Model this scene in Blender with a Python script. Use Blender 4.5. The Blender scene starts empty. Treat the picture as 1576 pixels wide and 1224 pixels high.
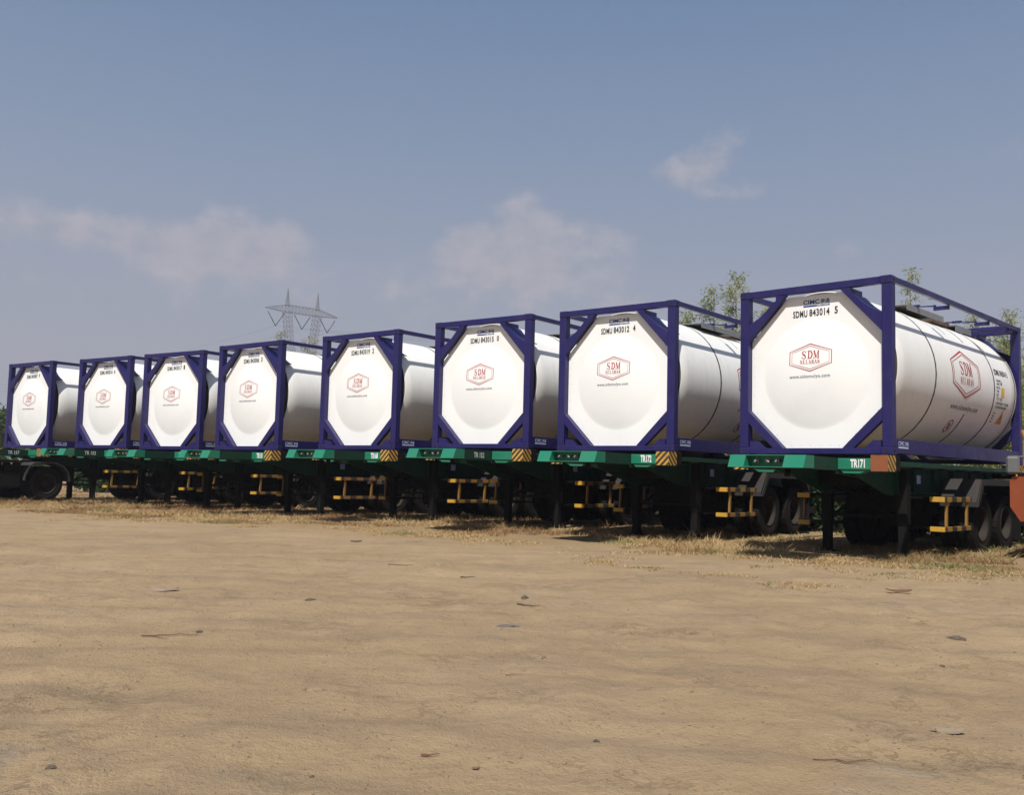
import bpy, bmesh, math, random
import numpy as np
from mathutils import Vector, Matrix, noise
R_ = math.radians
rnd = random.Random(7)
scn = bpy.context.scene
COL = scn.collection

# ------------------------------------------------------------------ camera
PITCH, ROLL, CAMZ = 0.080859, 0.024554, 1.0908
cam_d = bpy.data.cameras.new("camera"); cam = bpy.data.objects.new("camera", cam_d); COL.objects.link(cam)
scn.camera = cam
cam_d.sensor_fit = 'HORIZONTAL'; cam_d.sensor_width = 36.0; cam_d.lens = 1485.114 / 1576 * 36
cam_d.clip_start = 0.1; cam_d.clip_end = 4000
fw = Vector((0, math.cos(PITCH), math.sin(PITCH))); up0 = Vector((0, -math.sin(PITCH), math.cos(PITCH))); rt0 = Vector((1, 0, 0))
rt = math.cos(ROLL) * rt0 + math.sin(ROLL) * up0; up = -math.sin(ROLL) * rt0 + math.cos(ROLL) * up0
M = Matrix((rt, up, -fw)).transposed().to_4x4(); M.translation = Vector((0, 0, CAMZ)); cam.matrix_world = M

# ------------------------------------------------------------------ sun, sky, exposure
SUN_TRAVEL = Vector((0.20, 0.66, -1.0)).normalized()
to_sun = -SUN_TRAVEL
SUN_EL = math.asin(to_sun.z); SUN_AZ = math.atan2(to_sun.x, to_sun.y)      # clockwise from +Y
sun_d = bpy.data.lights.new("sun", 'SUN'); sun_d.energy = 5.0; sun_d.angle = R_(0.6); sun_d.color = (1.0, 0.955, 0.885)
sun = bpy.data.objects.new("sun", sun_d); COL.objects.link(sun)
sun.rotation_euler = to_sun.to_track_quat('Z', 'Y').to_euler(); sun.location = (-20, -40, 60)
scn.view_settings.view_transform = 'Standard'; scn.view_settings.look = 'None'
scn.view_settings.exposure = 0.25; scn.view_settings.gamma = 1.0
scn.render.engine = 'CYCLES'
scn.cycles.max_bounces = 6; scn.cycles.diffuse_bounces = 3; scn.cycles.volume_bounces = 0
scn.cycles.transparent_max_bounces = 8

world = bpy.data.worlds.new("World"); scn.world = world; world.use_nodes = True

class NT:
    """small helper around a node tree"""
    def __init__(s, tree): s.t = tree; s.n = tree.nodes; s.l = tree.links
    def node(s, typ, **kw):
        nd = s.n.new(typ)
        for k, v in kw.items(): setattr(nd, k, v)
        return nd
    def put(s, sock, v):
        if isinstance(v, bpy.types.NodeSocket): s.l.new(v, sock)
        elif v is not None: sock.default_value = v
    def math(s, op, a, b=None, c=None, clamp=False):
        nd = s.node('ShaderNodeMath', operation=op, use_clamp=clamp); s.put(nd.inputs[0], a)
        if b is not None: s.put(nd.inputs[1], b)
        if c is not None: s.put(nd.inputs[2], c)
        return nd.outputs[0]
    def mix(s, f, a, b, blend='MIX'):
        nd = s.node('ShaderNodeMix', data_type='RGBA', blend_type=blend); s.put(nd.inputs['Factor'], f)
        s.put(nd.inputs[6], a if isinstance(a, bpy.types.NodeSocket) else (*a[:3], 1)); s.put(nd.inputs[7], b if isinstance(b, bpy.types.NodeSocket) else (*b[:3], 1))
        return nd.outputs[2]
    def ramp(s, f, stops, interp='LINEAR'):
        nd = s.node('ShaderNodeValToRGB'); cr = nd.color_ramp; cr.interpolation = interp
        while len(cr.elements) > 1: cr.elements.remove(cr.elements[0])
        cr.elements[0].position = stops[0][0]; cr.elements[0].color = (*stops[0][1], 1)
        for p, c in stops[1:]:
            e = cr.elements.new(p); e.color = (*c, 1)
        s.put(nd.inputs[0], f); return nd.outputs[0]
    def noise(s, vec, scale, detail=4, rough=0.55, dim='3D', dist=0.0):
        nd = s.node('ShaderNodeTexNoise', noise_dimensions=dim); s.put(nd.inputs['Vector'], vec)
        nd.inputs['Scale'].default_value = scale; nd.inputs['Detail'].default_value = detail
        nd.inputs['Roughness'].default_value = rough; nd.inputs['Distortion'].default_value = dist
        return nd.outputs['Fac']
    def mapr(s, v, a, b, c=0.0, d=1.0, smooth=False):
        nd = s.node('ShaderNodeMapRange'); nd.clamp = True
        if smooth: nd.interpolation_type = 'SMOOTHSTEP'
        s.put(nd.inputs[0], v)
        for i, x in enumerate((a, b, c, d)): s.put(nd.inputs[i + 1], x)
        return nd.outputs[0]

def build_world():
    w = NT(world.node_tree)
    for n in list(w.n): w.n.remove(n)
    out = w.node('ShaderNodeOutputWorld'); bg = w.node('ShaderNodeBackground'); bg.inputs[1].default_value = 0.1
    sky = w.node('ShaderNodeTexSky', sky_type='NISHITA'); sky.sun_disc = False
    sky.sun_elevation = SUN_EL; sky.sun_rotation = SUN_AZ; sky.air_density = 1.0; sky.dust_density = 3.0; sky.ozone_density = 1.0
    tc = w.node('ShaderNodeTexCoord'); d = tc.outputs['Generated']
    sp = w.node('ShaderNodeSeparateXYZ'); w.l.new(d, sp.inputs[0])
    X, Y, Z = sp.outputs
    el = w.math('ARCSINE', Z)                                  # radians above the horizon
    az = w.math('ARCTAN2', X, Y)
    # hazy tropical dry-season air: dull blue overhead, mauve grey low down (values are sky colour x10)
    hz = w.ramp(w.mapr(el, 0.0, 1.2), [(0.0, (.296, .288, .324)), (.083, (.287, .284, .331)), (.15, (.262, .277, .343)), (.20, (.229, .261, .343)), (.27, (.187, .238, .337)), (.35, (.143, .204, .318)), (.40, (.120, .182, .304)), (.55, (.07, .12, .23)), (1.0, (.05, .09, .18))])
    hz10 = w.node('ShaderNodeVectorMath', operation='SCALE'); w.l.new(hz, hz10.inputs[0]); hz10.inputs['Scale'].default_value = 10.7
    base = w.mix(0.88, sky.outputs[0], hz10.outputs[0])
    # clouds: soft cumulus banks given by azimuth / elevation, edges broken with noise
    cmb = w.node('ShaderNodeCombineXYZ'); w.l.new(az, cmb.inputs[0]); w.l.new(w.math('MULTIPLY', el, 1.3), cmb.inputs[1])
    n1 = w.noise(cmb.outputs[0], 13.0, 9, 0.60); n2 = w.noise(cmb.outputs[0], 34.0, 5, 0.6)
    nn = w.math('ADD', w.math('MULTIPLY', w.math('SUBTRACT', n1, 0.5), 2.2), w.math('MULTIPLY', w.math('SUBTRACT', n2, 0.5), 1.1))
    total = None; low = w.mapr(n2, .3, .7, .85, 1.15)
    # az, el, half width, half height, weight
    blobs = [(-.38, .165, .22, .035, .40), (.10, .170, .25, .030, .32), (.008, .262, .024, .026, 1.3), (-.050, .234, .026, .022, 1.2), (.040, .238, .028, .026, 1.0), (-.005, .222, .060, .026, .95), (.100, .240, .026, .026, .75), (.02, .195, .11, .018, .42),
             (-.292, .240, .026, .022, 1.15), (-.238, .228, .026, .026, 1.1), (-.34, .222, .050, .018, .85), (-.42, .224, .060, .016, .75), (-.49, .222, .05, .018, .6), (-.28, .20, .12, .020, .50),
             (.158, .305, .040, .013, .62), (.196, .318, .030, .014, .80), (.222, .340, .026, .014, .85), (.235, .292, .045, .010, .55), (.32, .225, .030, .014, .60),
             (.50, .31, .04, .02, .6), (.95, .25, .2, .05, .8), (-.95, .3, .25, .06, .8), (2.2, .3, .3, .08, .8), (-2.3, .35, .3, .07, .8), (3.0, .25, .2, .06, .8)]
    for a, e, sa, se, wt in blobs:
        da = w.math('DIVIDE', w.math('SUBTRACT', az, a), sa)
        de = w.math('DIVIDE', w.math('SUBTRACT', el, e), se)
        r2 = w.math('ADD', w.math('MULTIPLY', da, da), w.math('MULTIPLY', de, de))
        g = w.math('MULTIPLY', w.math('EXPONENT', w.math('MULTIPLY', r2, -0.7)), wt)
        total = g if total is None else w.math('ADD', total, g)
    cov = w.mapr(w.math('ADD', total, nn), 0.30, 1.25, 0, 1, True)
    cov = w.math('MULTIPLY', cov, w.mapr(total, 0.05, 0.45))
    ccol = w.mix(w.mapr(n2, .3, .7), (3.35, 3.2, 3.5), (4.95, 4.4, 4.5))
    col = w.mix(w.math('MULTIPLY', cov, 0.48), base, ccol)
    w.l.new(col, bg.inputs[0]); w.l.new(bg.outputs[0], out.inputs[0])
build_world()

# ------------------------------------------------------------------ materials
def new_mat(name):
    m = bpy.data.materials.new(name); m.use_nodes = True
    nt = NT(m.node_tree); b = nt.n['Principled BSDF']
    return m, nt, b
def obj_vec(nt, shift=True):
    tc = nt.node('ShaderNodeTexCoord')
    if not shift: return tc.outputs['Object']
    oi = nt.node('ShaderNodeObjectInfo'); ad = nt.node('ShaderNodeVectorMath', operation='ADD')
    sc = nt.node('ShaderNodeVectorMath', operation='SCALE'); cb = nt.node('ShaderNodeCombineXYZ')
    nt.l.new(oi.outputs['Random'], cb.inputs[0]); nt.l.new(oi.outputs['Random'], cb.inputs[1]); nt.l.new(oi.outputs['Random'], cb.inputs[2])
    nt.l.new(cb.outputs[0], sc.inputs[0]); sc.inputs['Scale'].default_value = 37.0
    nt.l.new(tc.outputs['Object'], ad.inputs[0]); nt.l.new(sc.outputs[0], ad.inputs[1]); return ad.outputs[0]
def bump(nt, b, h, strength, dist=0.01):
    bp = nt.node('ShaderNodeBump'); bp.inputs['Strength'].default_value = strength; bp.inputs['Distance'].default_value = dist
    nt.l.new(h, bp.inputs['Height']); nt.l.new(bp.outputs[0], b.inputs['Normal'])
def paint(name, col, dirt=(.16, .11, .07), amount=.35, rough=.45, scale=2.5, metal=0.0, bmp=0.05, chips=None, spec=None):
    m, nt, b = new_mat(name); v = obj_vec(nt)
    n = nt.noise(v, scale, 6, .62); fine = nt.noise(v, scale * 12, 4, .6)
    f = nt.math('MULTIPLY', nt.mapr(nt.math('ADD', n, nt.math('MULTIPLY', nt.math('SUBTRACT', fine, .5), .5)), .48, .85), amount)
    c = nt.mix(f, col, dirt)
    c = nt.mix(nt.mapr(nt.noise(v, .9, 3), .3, .7, 0, .25), c, tuple(x * .8 for x in col))
    if chips:
        k = nt.mapr(nt.noise(v, 11, 5, .7), .66, .70); c = nt.mix(k, c, chips)
    nt.l.new(c, b.inputs['Base Color']); b.inputs['Metallic'].default_value = metal
    nt.l.new(nt.mapr(n, .3, .8, rough * .8, min(1, rough * 1.35)), b.inputs['Roughness'])
    if bmp: bump(nt, b, fine, bmp, .01)
    if spec is not None: b.inputs['Specular IOR Level'].default_value = spec
    return m
def tank_white(name, col):
    m, nt, b = new_mat(name); v = obj_vec(nt)
    st = nt.node('ShaderNodeMapping'); nt.l.new(v, st.inputs[0]); st.inputs['Scale'].default_value = (9, 9, .7)
    s = nt.noise(st.outputs[0], 1.2, 5, .6); n = nt.noise(v, 1.1, 5, .6); f = nt.noise(v, 22, 4, .65)
    c = nt.mix(nt.mapr(s, .50, .80, 0, .22), col, (.42, .37, .30))
    c = nt.mix(nt.mapr(n, .45, .8, 0, .12), c, (.55, .52, .46))
    c = nt.mix(nt.mapr(f, .68, .76, 0, .25), c, (.36, .31, .25))
    nt.l.new(c, b.inputs['Base Color']); nt.l.new(nt.mapr(n, .3, .7, .30, .48), b.inputs['Roughness'])
    bump(nt, b, nt.noise(v, 2.2, 3, .5), .10, .03)
    return m
def hazard(name, mode, width=.055, ay=(.50, .29, .045), bk=(.022, .017, .015)):
    m, nt, b = new_mat(name); tc = nt.node('ShaderNodeTexCoord'); sp = nt.node('ShaderNodeSeparateXYZ')
    nt.l.new(tc.outputs['Object'], sp.inputs[0]); X, Y, Z = sp.outputs
    if mode == 'front': t = nt.math('SUBTRACT', X, Z)
    elif mode == 'side': t = nt.math('ADD', Y, Z)
    elif mode == 'barx': t = nt.math('ADD', X, nt.math('MULTIPLY', Y, 1.0))
    else: t = Y
    t = nt.math('DIVIDE', t, width * (2 if mode in ('front', 'side') else 1))
    fr = nt.math('FRACT', t)
    k = nt.math('GREATER_THAN', fr, .5)
    v = obj_vec(nt); n = nt.noise(v, 9, 5, .7)
    c = nt.mix(k, ay, bk); c = nt.mix(nt.mapr(n, .45, .8, 0, .7), c, (.13, .08, .045))
    nt.l.new(c, b.inputs['Base Color']); b.inputs['Roughness'].default_value = .6
    return m
MT = {}
MT['blue'] = paint('container_blue_paint', (.0115, .0085, .088), dirt=(.05, .04, .06), amount=.22, rough=.45, scale=3, chips=(.045, .022, .018))
MT['white'] = tank_white('tank_white_cladding', (.77, .77, .745))
MT['panel'] = paint('end_panel_white', (.84, .845, .83), dirt=(.55, .52, .46), amount=.13, rough=.42, scale=1.8, bmp=.015)
MT['skirt'] = paint('dark_skirt', (.05, .045, .05), amount=.3, rough=.7)
MT['band'] = paint('strap_dark', (.022, .018, .017), dirt=(.08, .035, .02), amount=.7, rough=.55, scale=6)
MT['trim'] = paint('steel_trim', (.55, .54, .50), amount=.3, rough=.35, metal=.6)
MT['galv'] = paint('galvanised_tray', (.26, .27, .275), dirt=(.15, .11, .08), amount=.45, rough=.5, scale=5, metal=.3)
MT['valve'] = paint('rusty_valve_box', (.10, .065, .045), dirt=(.20, .10, .05), amount=.8, rough=.8, scale=9)
MT['hole'] = paint('casting_hole', (.01, .008, .02), amount=.1, rough=.9)
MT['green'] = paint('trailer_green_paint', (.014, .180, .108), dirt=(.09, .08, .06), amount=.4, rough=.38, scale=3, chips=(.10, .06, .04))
MT['green_shade'] = paint('trailer_green_shaded', (.006, .042, .026), dirt=(.022, .017, .013), spec=.25, amount=.6, rough=.6, scale=3, chips=(.06, .035, .02))  # trailer green again, with the shade on the beams put into the colour
MT['black'] = paint('chassis_black', (.007, .0065, .0065), dirt=(.022, .016, .012), amount=.45, rough=.8, scale=4, spec=.15)
MT['fender'] = paint('dusty_fender', (.034, .031, .031), dirt=(.08, .06, .045), spec=.2, amount=.6, rough=.75, scale=4)
MT['fstripe'] = paint('fender_dark_stripe', (.015, .014, .014), dirt=(.06, .045, .03), amount=.5, rough=.75, scale=4)
MT['tyre'] = paint('tyre_rubber', (.012, .011, .0105), dirt=(.05, .037, .027), amount=.35, rough=.9, scale=4, spec=.12)
MT['rim'] = paint('rim_dusty', (.030, .025, .022), dirt=(.08, .058, .042), amount=.5, rough=.8, scale=7, metal=.0, spec=.15)
MT['coupling'] = paint('worn_coupling', (.22, .19, .17), dirt=(.10, .05, .03), amount=.9, rough=.5, scale=30, metal=.5)
MT['rust'] = paint('rusty_orange_plate', (.24, .075, .026), dirt=(.12, .05, .028), amount=.8, rough=.7, scale=9)
MT['hz_front'] = hazard('hazard_stripes_front', 'front'); MT['hz_side'] = hazard('hazard_stripes_side', 'side')
MT['guard'] = hazard('guard_stripes', 'y', .42, (.30, .165, .028)); MT['guardcap'] = paint('guard_yellow', (.52, .29, .03), dirt=(.2, .11, .04), amount=.6, rough=.5, scale=10)
MT['guardpost'] = paint('guard_worn_yellow', (.26, .135, .025), dirt=(.10, .06, .03), amount=.9, rough=.6, scale=8); MT['guardold'] = hazard('guard_rusty_stripes', 'y', .42, (.30, .15, .05), (.05, .035, .028)); 
MT['ink'] = paint('black_lettering', (.03, .03, .035), amount=.05, bmp=0); MT['navy'] = paint('navy_lettering', (.014, .045, .22), amount=.05, bmp=0)
MT['red'] = paint('red_lettering', (.40, .030, .030), dirt=(.5, .2, .18), amount=.1, bmp=0); MT['grey'] = paint('grey_lettering', (.20, .21, .25), amount=.05, bmp=0)
MT['wink'] = paint('white_lettering', (.78, .80, .78), dirt=(.2, .3, .25), amount=.5, bmp=0, scale=12); MT['pale'] = paint('pale_blue_lettering', (.42, .50, .70), amount=.2, bmp=0)
MT['orange'] = paint('orange_decal', (.70, .24, .02), amount=.2, bmp=0); MT['yellow'] = paint('yellow_decal', (.72, .42, .03), amount=.2, bmp=0)
MT['cab'] = paint('orange_cab_paint', (.22, .045, .013), dirt=(.22, .10, .05), amount=.5, rough=.4, scale=5)
MT['cabbrown'] = paint('brown_pillar', (.30, .13, .055), dirt=(.12, .07, .04), amount=.6, rough=.6, scale=8)
MT['mirror'] = paint('grey_mirror_shell', (.11, .115, .12), dirt=(.16, .13, .10), amount=.6, rough=.6, scale=9)
MT['amber'] = paint('amber_reflector', (.75, .28, .02), amount=.1, rough=.3)

# ------------------------------------------------------------------ mesh helpers
def tag(o, label=None, cat=None, group=None, kind=None):
    if label: o['label'] = label
    if cat: o['category'] = cat
    if group: o['group'] = group
    if kind: o['kind'] = kind
    return o
def empty(name, loc=(0, 0, 0), rz=0.0):
    o = bpy.data.objects.new(name, None); COL.objects.link(o); o.location = loc; o.rotation_euler = (0, 0, rz)
    o.empty_display_size = .3; return o
class MB:
    def __init__(s): s.v = []; s.f = []; s.m = []; s.smooth = []
    def add(s, vs, fs, mi=0, sm=False):
        o = len(s.v); s.v += [tuple(p) for p in vs]
        for f in fs: s.f.append(tuple(i + o for i in f)); s.m.append(mi); s.smooth.append(sm)
        return s
    def box(s, x0, x1, y0, y1, z0, z1, bev=0.0, mi=0):
        if x1 < x0: x0, x1 = x1, x0
        if y1 < y0: y0, y1 = y1, y0
        if z1 < z0: z0, z1 = z1, z0
        if bev <= 0:
            vs = [(x, y, z) for x in (x0, x1) for y in (y0, y1) for z in (z0, z1)]
            return s.add(vs, [(0, 1, 3, 2), (4, 6, 7, 5), (0, 4, 5, 1), (2, 3, 7, 6), (0, 2, 6, 4), (1, 5, 7, 3)], mi)
        bm = bmesh.new(); bmesh.ops.create_cube(bm, size=1)
        for q in bm.verts: q.co = Vector(((x0 + x1) / 2 + q.co.x * (x1 - x0), (y0 + y1) / 2 + q.co.y * (y1 - y0), (z0 + z1) / 2 + q.co.z * (z1 - z0)))
        bmesh.ops.bevel(bm, geom=bm.edges[:], offset=bev, segments=1, affect='EDGES')
        bm.verts.ensure_lookup_table(); vs = [tuple(q.co) for q in bm.verts]; fs = [tuple(q.index for q in f.verts) for f in bm.faces]
        bm.free(); return s.add(vs, fs, mi)
    def prism(s, poly, fn0, fn1, mi=0):
        n = len(poly); vs = [fn0(*p) for p in poly] + [fn1(*p) for p in poly]
        fs = [tuple(range(n))[::-1], tuple(range(n, 2 * n))] + [(i, (i + 1) % n, n + (i + 1) % n, n + i) for i in range(n)]
        return s.add(vs, fs, mi)
    def xz(s, poly, y0, y1, mi=0): return s.prism(poly, lambda a, b: (a, y0, b), lambda a, b: (a, y1, b), mi)
    def yz(s, poly, x0, x1, mi=0): return s.prism(poly, lambda a, b: (x0, a, b), lambda a, b: (x1, a, b), mi)
    def tube(s, pts, r, n=8, mi=0, caps=True):
        pts = [Vector(p) for p in pts]; rs = r if isinstance(r, (list, tuple)) else [r] * len(pts); vs = []
        for i, p in enumerate(pts):
            d = (pts[min(i + 1, len(pts) - 1)] - pts[max(i - 1, 0)]).normalized()
            a = d.orthogonal().normalized() if abs(d.z) > .9 else d.cross(Vector((0, 0, 1))).normalized(); b = d.cross(a)
            vs += [p + rs[i] * (math.cos(t) * a + math.sin(t) * b) for t in (2 * math.pi * k / n for k in range(n))]
        fs = [(i * n + k, i * n + (k + 1) % n, (i + 1) * n + (k + 1) % n, (i + 1) * n + k) for i in range(len(pts) - 1) for k in range(n)]
        if caps: fs += [tuple(range(n))[::-1], tuple(range((len(pts) - 1) * n, len(pts) * n))]
        return s.add(vs, fs, mi, True)
    def bar(s, p0, p1, w, h=None, mi=0):
        h = h or w; p0 = Vector(p0); p1 = Vector(p1); d = (p1 - p0).normalized()
        a = Vector((0, 0, 1)).cross(d); a = a.normalized() if a.length > 1e-3 else Vector((1, 0, 0)); b = d.cross(a)
        vs = [p + a * (sx * w / 2) + b * (sy * h / 2) for p in (p0, p1) for sx, sy in ((-1, -1), (1, -1), (1, 1), (-1, 1))]
        return s.add(vs, [(3, 2, 1, 0), (4, 5, 6, 7), (0, 1, 5, 4), (1, 2, 6, 5), (2, 3, 7, 6), (3, 0, 4, 7)], mi)
    def lathe_x(s, prof, cx, cy, cz, n=40, mi=0, sm=True, closed=False):
        """profile of (x, radius) turned about an axis parallel to x"""
        vs = [(cx + x, cy + r * math.cos(t), cz + r * math.sin(t)) for x, r in prof for t in (2 * math.pi * k / n for k in range(n))]
        m = len(prof); rg = range(m if closed else m - 1)
        fs = [(i * n + k, ((i + 1) % m) * n + k, ((i + 1) % m) * n + (k + 1) % n, i * n + (k + 1) % n) for i in rg for k in range(n)]
        return s.add(vs, fs, mi, sm)
    def build(s, name, mats, parent=None, loc=None):
        me = bpy.data.meshes.new(name); me.from_pydata(s.v, [], s.f)
        if not isinstance(mats, (list, tuple)): mats = [mats]
        for m in mats: me.materials.append(m)
        me.polygons.foreach_set('material_index', s.m); me.polygons.foreach_set('use_smooth', s.smooth)
        me.update()
        o = bpy.data.objects.new(name, me); COL.objects.link(o)
        if parent: o.parent = parent
        if loc: o.location = loc
        return o
def children(o): return list(o.children)
def copy_tree(o, parent=None):
    kids = list(o.children)
    c = o.copy(); COL.objects.link(c); c.parent = parent
    for ch in kids: copy_tree(ch, c)
    return c

# ---- flat lettering: text from the built-in font or own serif strokes, mapped onto a surface
def text_poly(body, w, h, cx=0, cz=0, spacing=1.0, bold=.022):
    cu = bpy.data.curves.new('t', 'FONT'); cu.body = body; cu.size = 1; cu.space_character = spacing; cu.resolution_u = 3; cu.offset = bold
    ob = bpy.data.objects.new('t', cu); COL.objects.link(ob)
    bpy.context.view_layer.update(); dg = bpy.context.evaluated_depsgraph_get()
    me = bpy.data.meshes.new_from_object(ob.evaluated_get(dg))
    vs = [tuple(v.co) for v in me.vertices]; fs = [tuple(p.vertices) for p in me.polygons]
    bpy.data.objects.remove(ob); bpy.data.curves.remove(cu); bpy.data.meshes.remove(me)
    if not vs: return [], []
    x0 = min(v[0] for v in vs); x1 = max(v[0] for v in vs); y0 = min(v[1] for v in vs); y1 = max(v[1] for v in vs)
    sx = w / (x1 - x0); sy = h / (y1 - y0)
    return [((v[0] - (x0 + x1) / 2) * sx + cx, (v[1] - (y0 + y1) / 2) * sy + cz) for v in vs], fs
def stroke(pts, ws):
    """variable width stroke -> quads (2D)"""
    L = []; Rr = []
    for i, p in enumerate(pts):
        a = pts[max(i - 1, 0)]; b = pts[min(i + 1, len(pts) - 1)]
        dx, dy = b[0] - a[0], b[1] - a[1]; l = math.hypot(dx, dy) or 1; nx, ny = -dy / l, dx / l; w = ws[i] / 2
        L.append((p[0] + nx * w, p[1] + ny * w)); Rr.append((p[0] - nx * w, p[1] - ny * w))
    n = len(pts); return L + Rr, [(i, i + 1, n + i + 1, n + i) for i in range(n - 1)]
def hbar(x0, x1, y, t): return stroke([(x0, y), (x1, y)], [t, t])
def vbar(x, y0, y1, t): return stroke([(x, y0), (x, y1)], [t, t])
def arc(cx, cy, rx, ry, a0, a1, n, wf):
    P = []; Wd = []
    for i in range(n + 1):
        a = a0 + (a1 - a0) * i / n; P.append((cx + rx * math.cos(a), cy + ry * math.sin(a))); Wd.append(wf(i / n))
    return stroke(P, Wd)
TH, TN = .20, .06
def glyph(ch):
    g = []
    if ch == 'S':
        pts = [(.80, .74), (.76, .88), (.62, .965), (.45, .97), (.28, .93), (.19, .80), (.22, .67), (.38, .56), (.58, .46), (.76, .34), (.80, .2), (.70, .07), (.50, .03), (.32, .04), (.18, .13), (.13, .28)]
        ws = [.05, .06, .06, .07, .12, .16, .18, .20, .20, .18, .16, .11, .07, .06, .06, .05]
        g = [stroke(pts, ws), vbar(.83, .68, .99, .045), vbar(.10, .01, .33, .045)]
    elif ch == 'D':
        g = [vbar(.25, 0, 1, TH), hbar(.02, .45, .03, .06), hbar(.02, .45, .97, .06),
             arc(.40, .5, .47, .47, math.pi / 2, -math.pi / 2, 14, lambda t: .06 + .15 * math.sin(math.pi * t))]
    elif ch == 'M':
        g = [vbar(.12, 0, 1, TN), stroke([(.14, 1), (.50, .06)], [TH, TH]), stroke([(.50, .06), (.86, 1)], [TN, TN]), vbar(.88, 0, 1, TH),
             hbar(0, .27, .03, .06), hbar(.70, 1.04, .03, .06), hbar(.0, .26, .97, .06), hbar(.76, 1.04, .97, .06)]
    elif ch == 'E':
        g = [vbar(.25, 0, 1, TH), hbar(.05, .80, .03, .06), hbar(.05, .78, .97, .06), hbar(.3, .62, .52, .05), vbar(.82, 0, .26, .05), vbar(.78, .76, 1, .05), vbar(.63, .42, .62, .05)]
    elif ch == 'L':
        g = [vbar(.28, 0, 1, TH), hbar(.05, .82, .03, .06), hbar(.05, .52, .97, .06), vbar(.84, 0, .30, .05)]
    elif ch == 'A':
        g = [stroke([(.12, 0), (.47, 1)], [TN, TN]), stroke([(.47, 1), (.82, 0)], [TH, TH]), hbar(.25, .66, .35, .05), hbar(0, .28, .03, .06), hbar(.64, 1.0, .03, .06)]
    elif ch == 'R':
        g = [vbar(.25, 0, 1, TH), hbar(.05, .45, .03, .06), hbar(.05, .45, .97, .06),
             arc(.40, .74, .36, .235, math.pi / 2, -math.pi / 2, 10, lambda t: .06 + .12 * math.sin(math.pi * t)), stroke([(.45, .50), (.88, .02)], [.12, .18]), hbar(.78, 1.02, .03, .05)]
    return g
def serif(word, cx, cz, w, h, gap=.12):
    n = len(word); cw = w / (n + (n - 1) * gap); out = []
    for i, ch in enumerate(word):
        x0 = cx - w / 2 + i * cw * (1 + gap)
        for vs, fs in glyph(ch): out.append(([(x0 + a * cw, cz - h / 2 + b * h) for a, b in vs], fs))
    return out
def hexring(cx, cz, hw, side, top, t):
    def ring(k):
        return [(cx - hw + k, cz + side - k * .35), (cx, cz + top - k * 1.15), (cx + hw - k, cz + side - k * .35), (cx + hw - k, cz - side + k * .35), (cx, cz - top + k * 1.15), (cx - hw + k, cz - side + k * .35)]
    def dens(p):
        o = []
        for i in range(6):
            a, b = p[i], p[(i + 1) % 6]; o += [(a[0] + (b[0] - a[0]) * j / 10, a[1] + (b[1] - a[1]) * j / 10) for j in range(10)]
        return o
    A, B = dens(ring(0)), dens(ring(t)); n = len(A)
    return A + B, [(i, (i + 1) % n, n + (i + 1) % n, n + i) for i in range(n)]
def emblem(cx, cz, S, thick=1.0):
    """hexagon emblem: two outlines, SDM over SELARAS"""
    return [hexring(cx, cz, .345 * S, .10 * S, .217 * S, .0125 * S * thick), hexring(cx, cz, .305 * S, .082 * S, .180 * S, .006 * S * thick)] \
        + serif('SDM', cx, cz + .045 * S, .285 * S, .120 * S) + serif('SELARAS', cx, cz - .064 * S, .325 * S, .058 * S, .10)
def map_shapes(shapes, fn, name, mat, parent, base=.003, cut=None):
    """lay flat shapes on a surface; fn(a, b, off) gives the 3D point"""
    mb = MB()
    for k, (vs, fs) in enumerate(shapes):
        if not vs: continue
        if cut:
            bm = bmesh.new(); bv = [bm.verts.new((a, b, 0)) for a, b in vs]
            for f in fs:
                try: bm.faces.new([bv[i] for i in f])
                except ValueError: pass
            lo = min(b for a, b in vs); hi = max(b for a, b in vs); t = lo + cut
            while t < hi:
                bmesh.ops.bisect_plane(bm, geom=bm.verts[:] + bm.edges[:] + bm.faces[:], plane_co=(0, t, 0), plane_no=(0, 1, 0)); t += cut
            bm.verts.index_update(); vs = [(v.co.x, v.co.y) for v in bm.verts]; fs = [tuple(v.index for v in f.verts) for f in bm.faces]; bm.free()
        mb.add([fn(a, b, base + k * .00012) for a, b in vs], fs)
    return mb.build(name, mat, parent)

# ------------------------------------------------------------------ where everything stands
D0 = 1.554
PLACES = [(-14.502, 28.856, -34.85, -.010), (-11.574, 27.198, -33.98, .010), (-8.993, 25.362, -33.55, -.012), (-6.359, 23.112, -38.12, -.015),
          (-3.415, 21.177, -38.12, .017), (-.647, 18.959, -37.03, .046), (1.790, 16.990, -39.03, .007), (4.505, 14.462, -43.53, -.042)]

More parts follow.
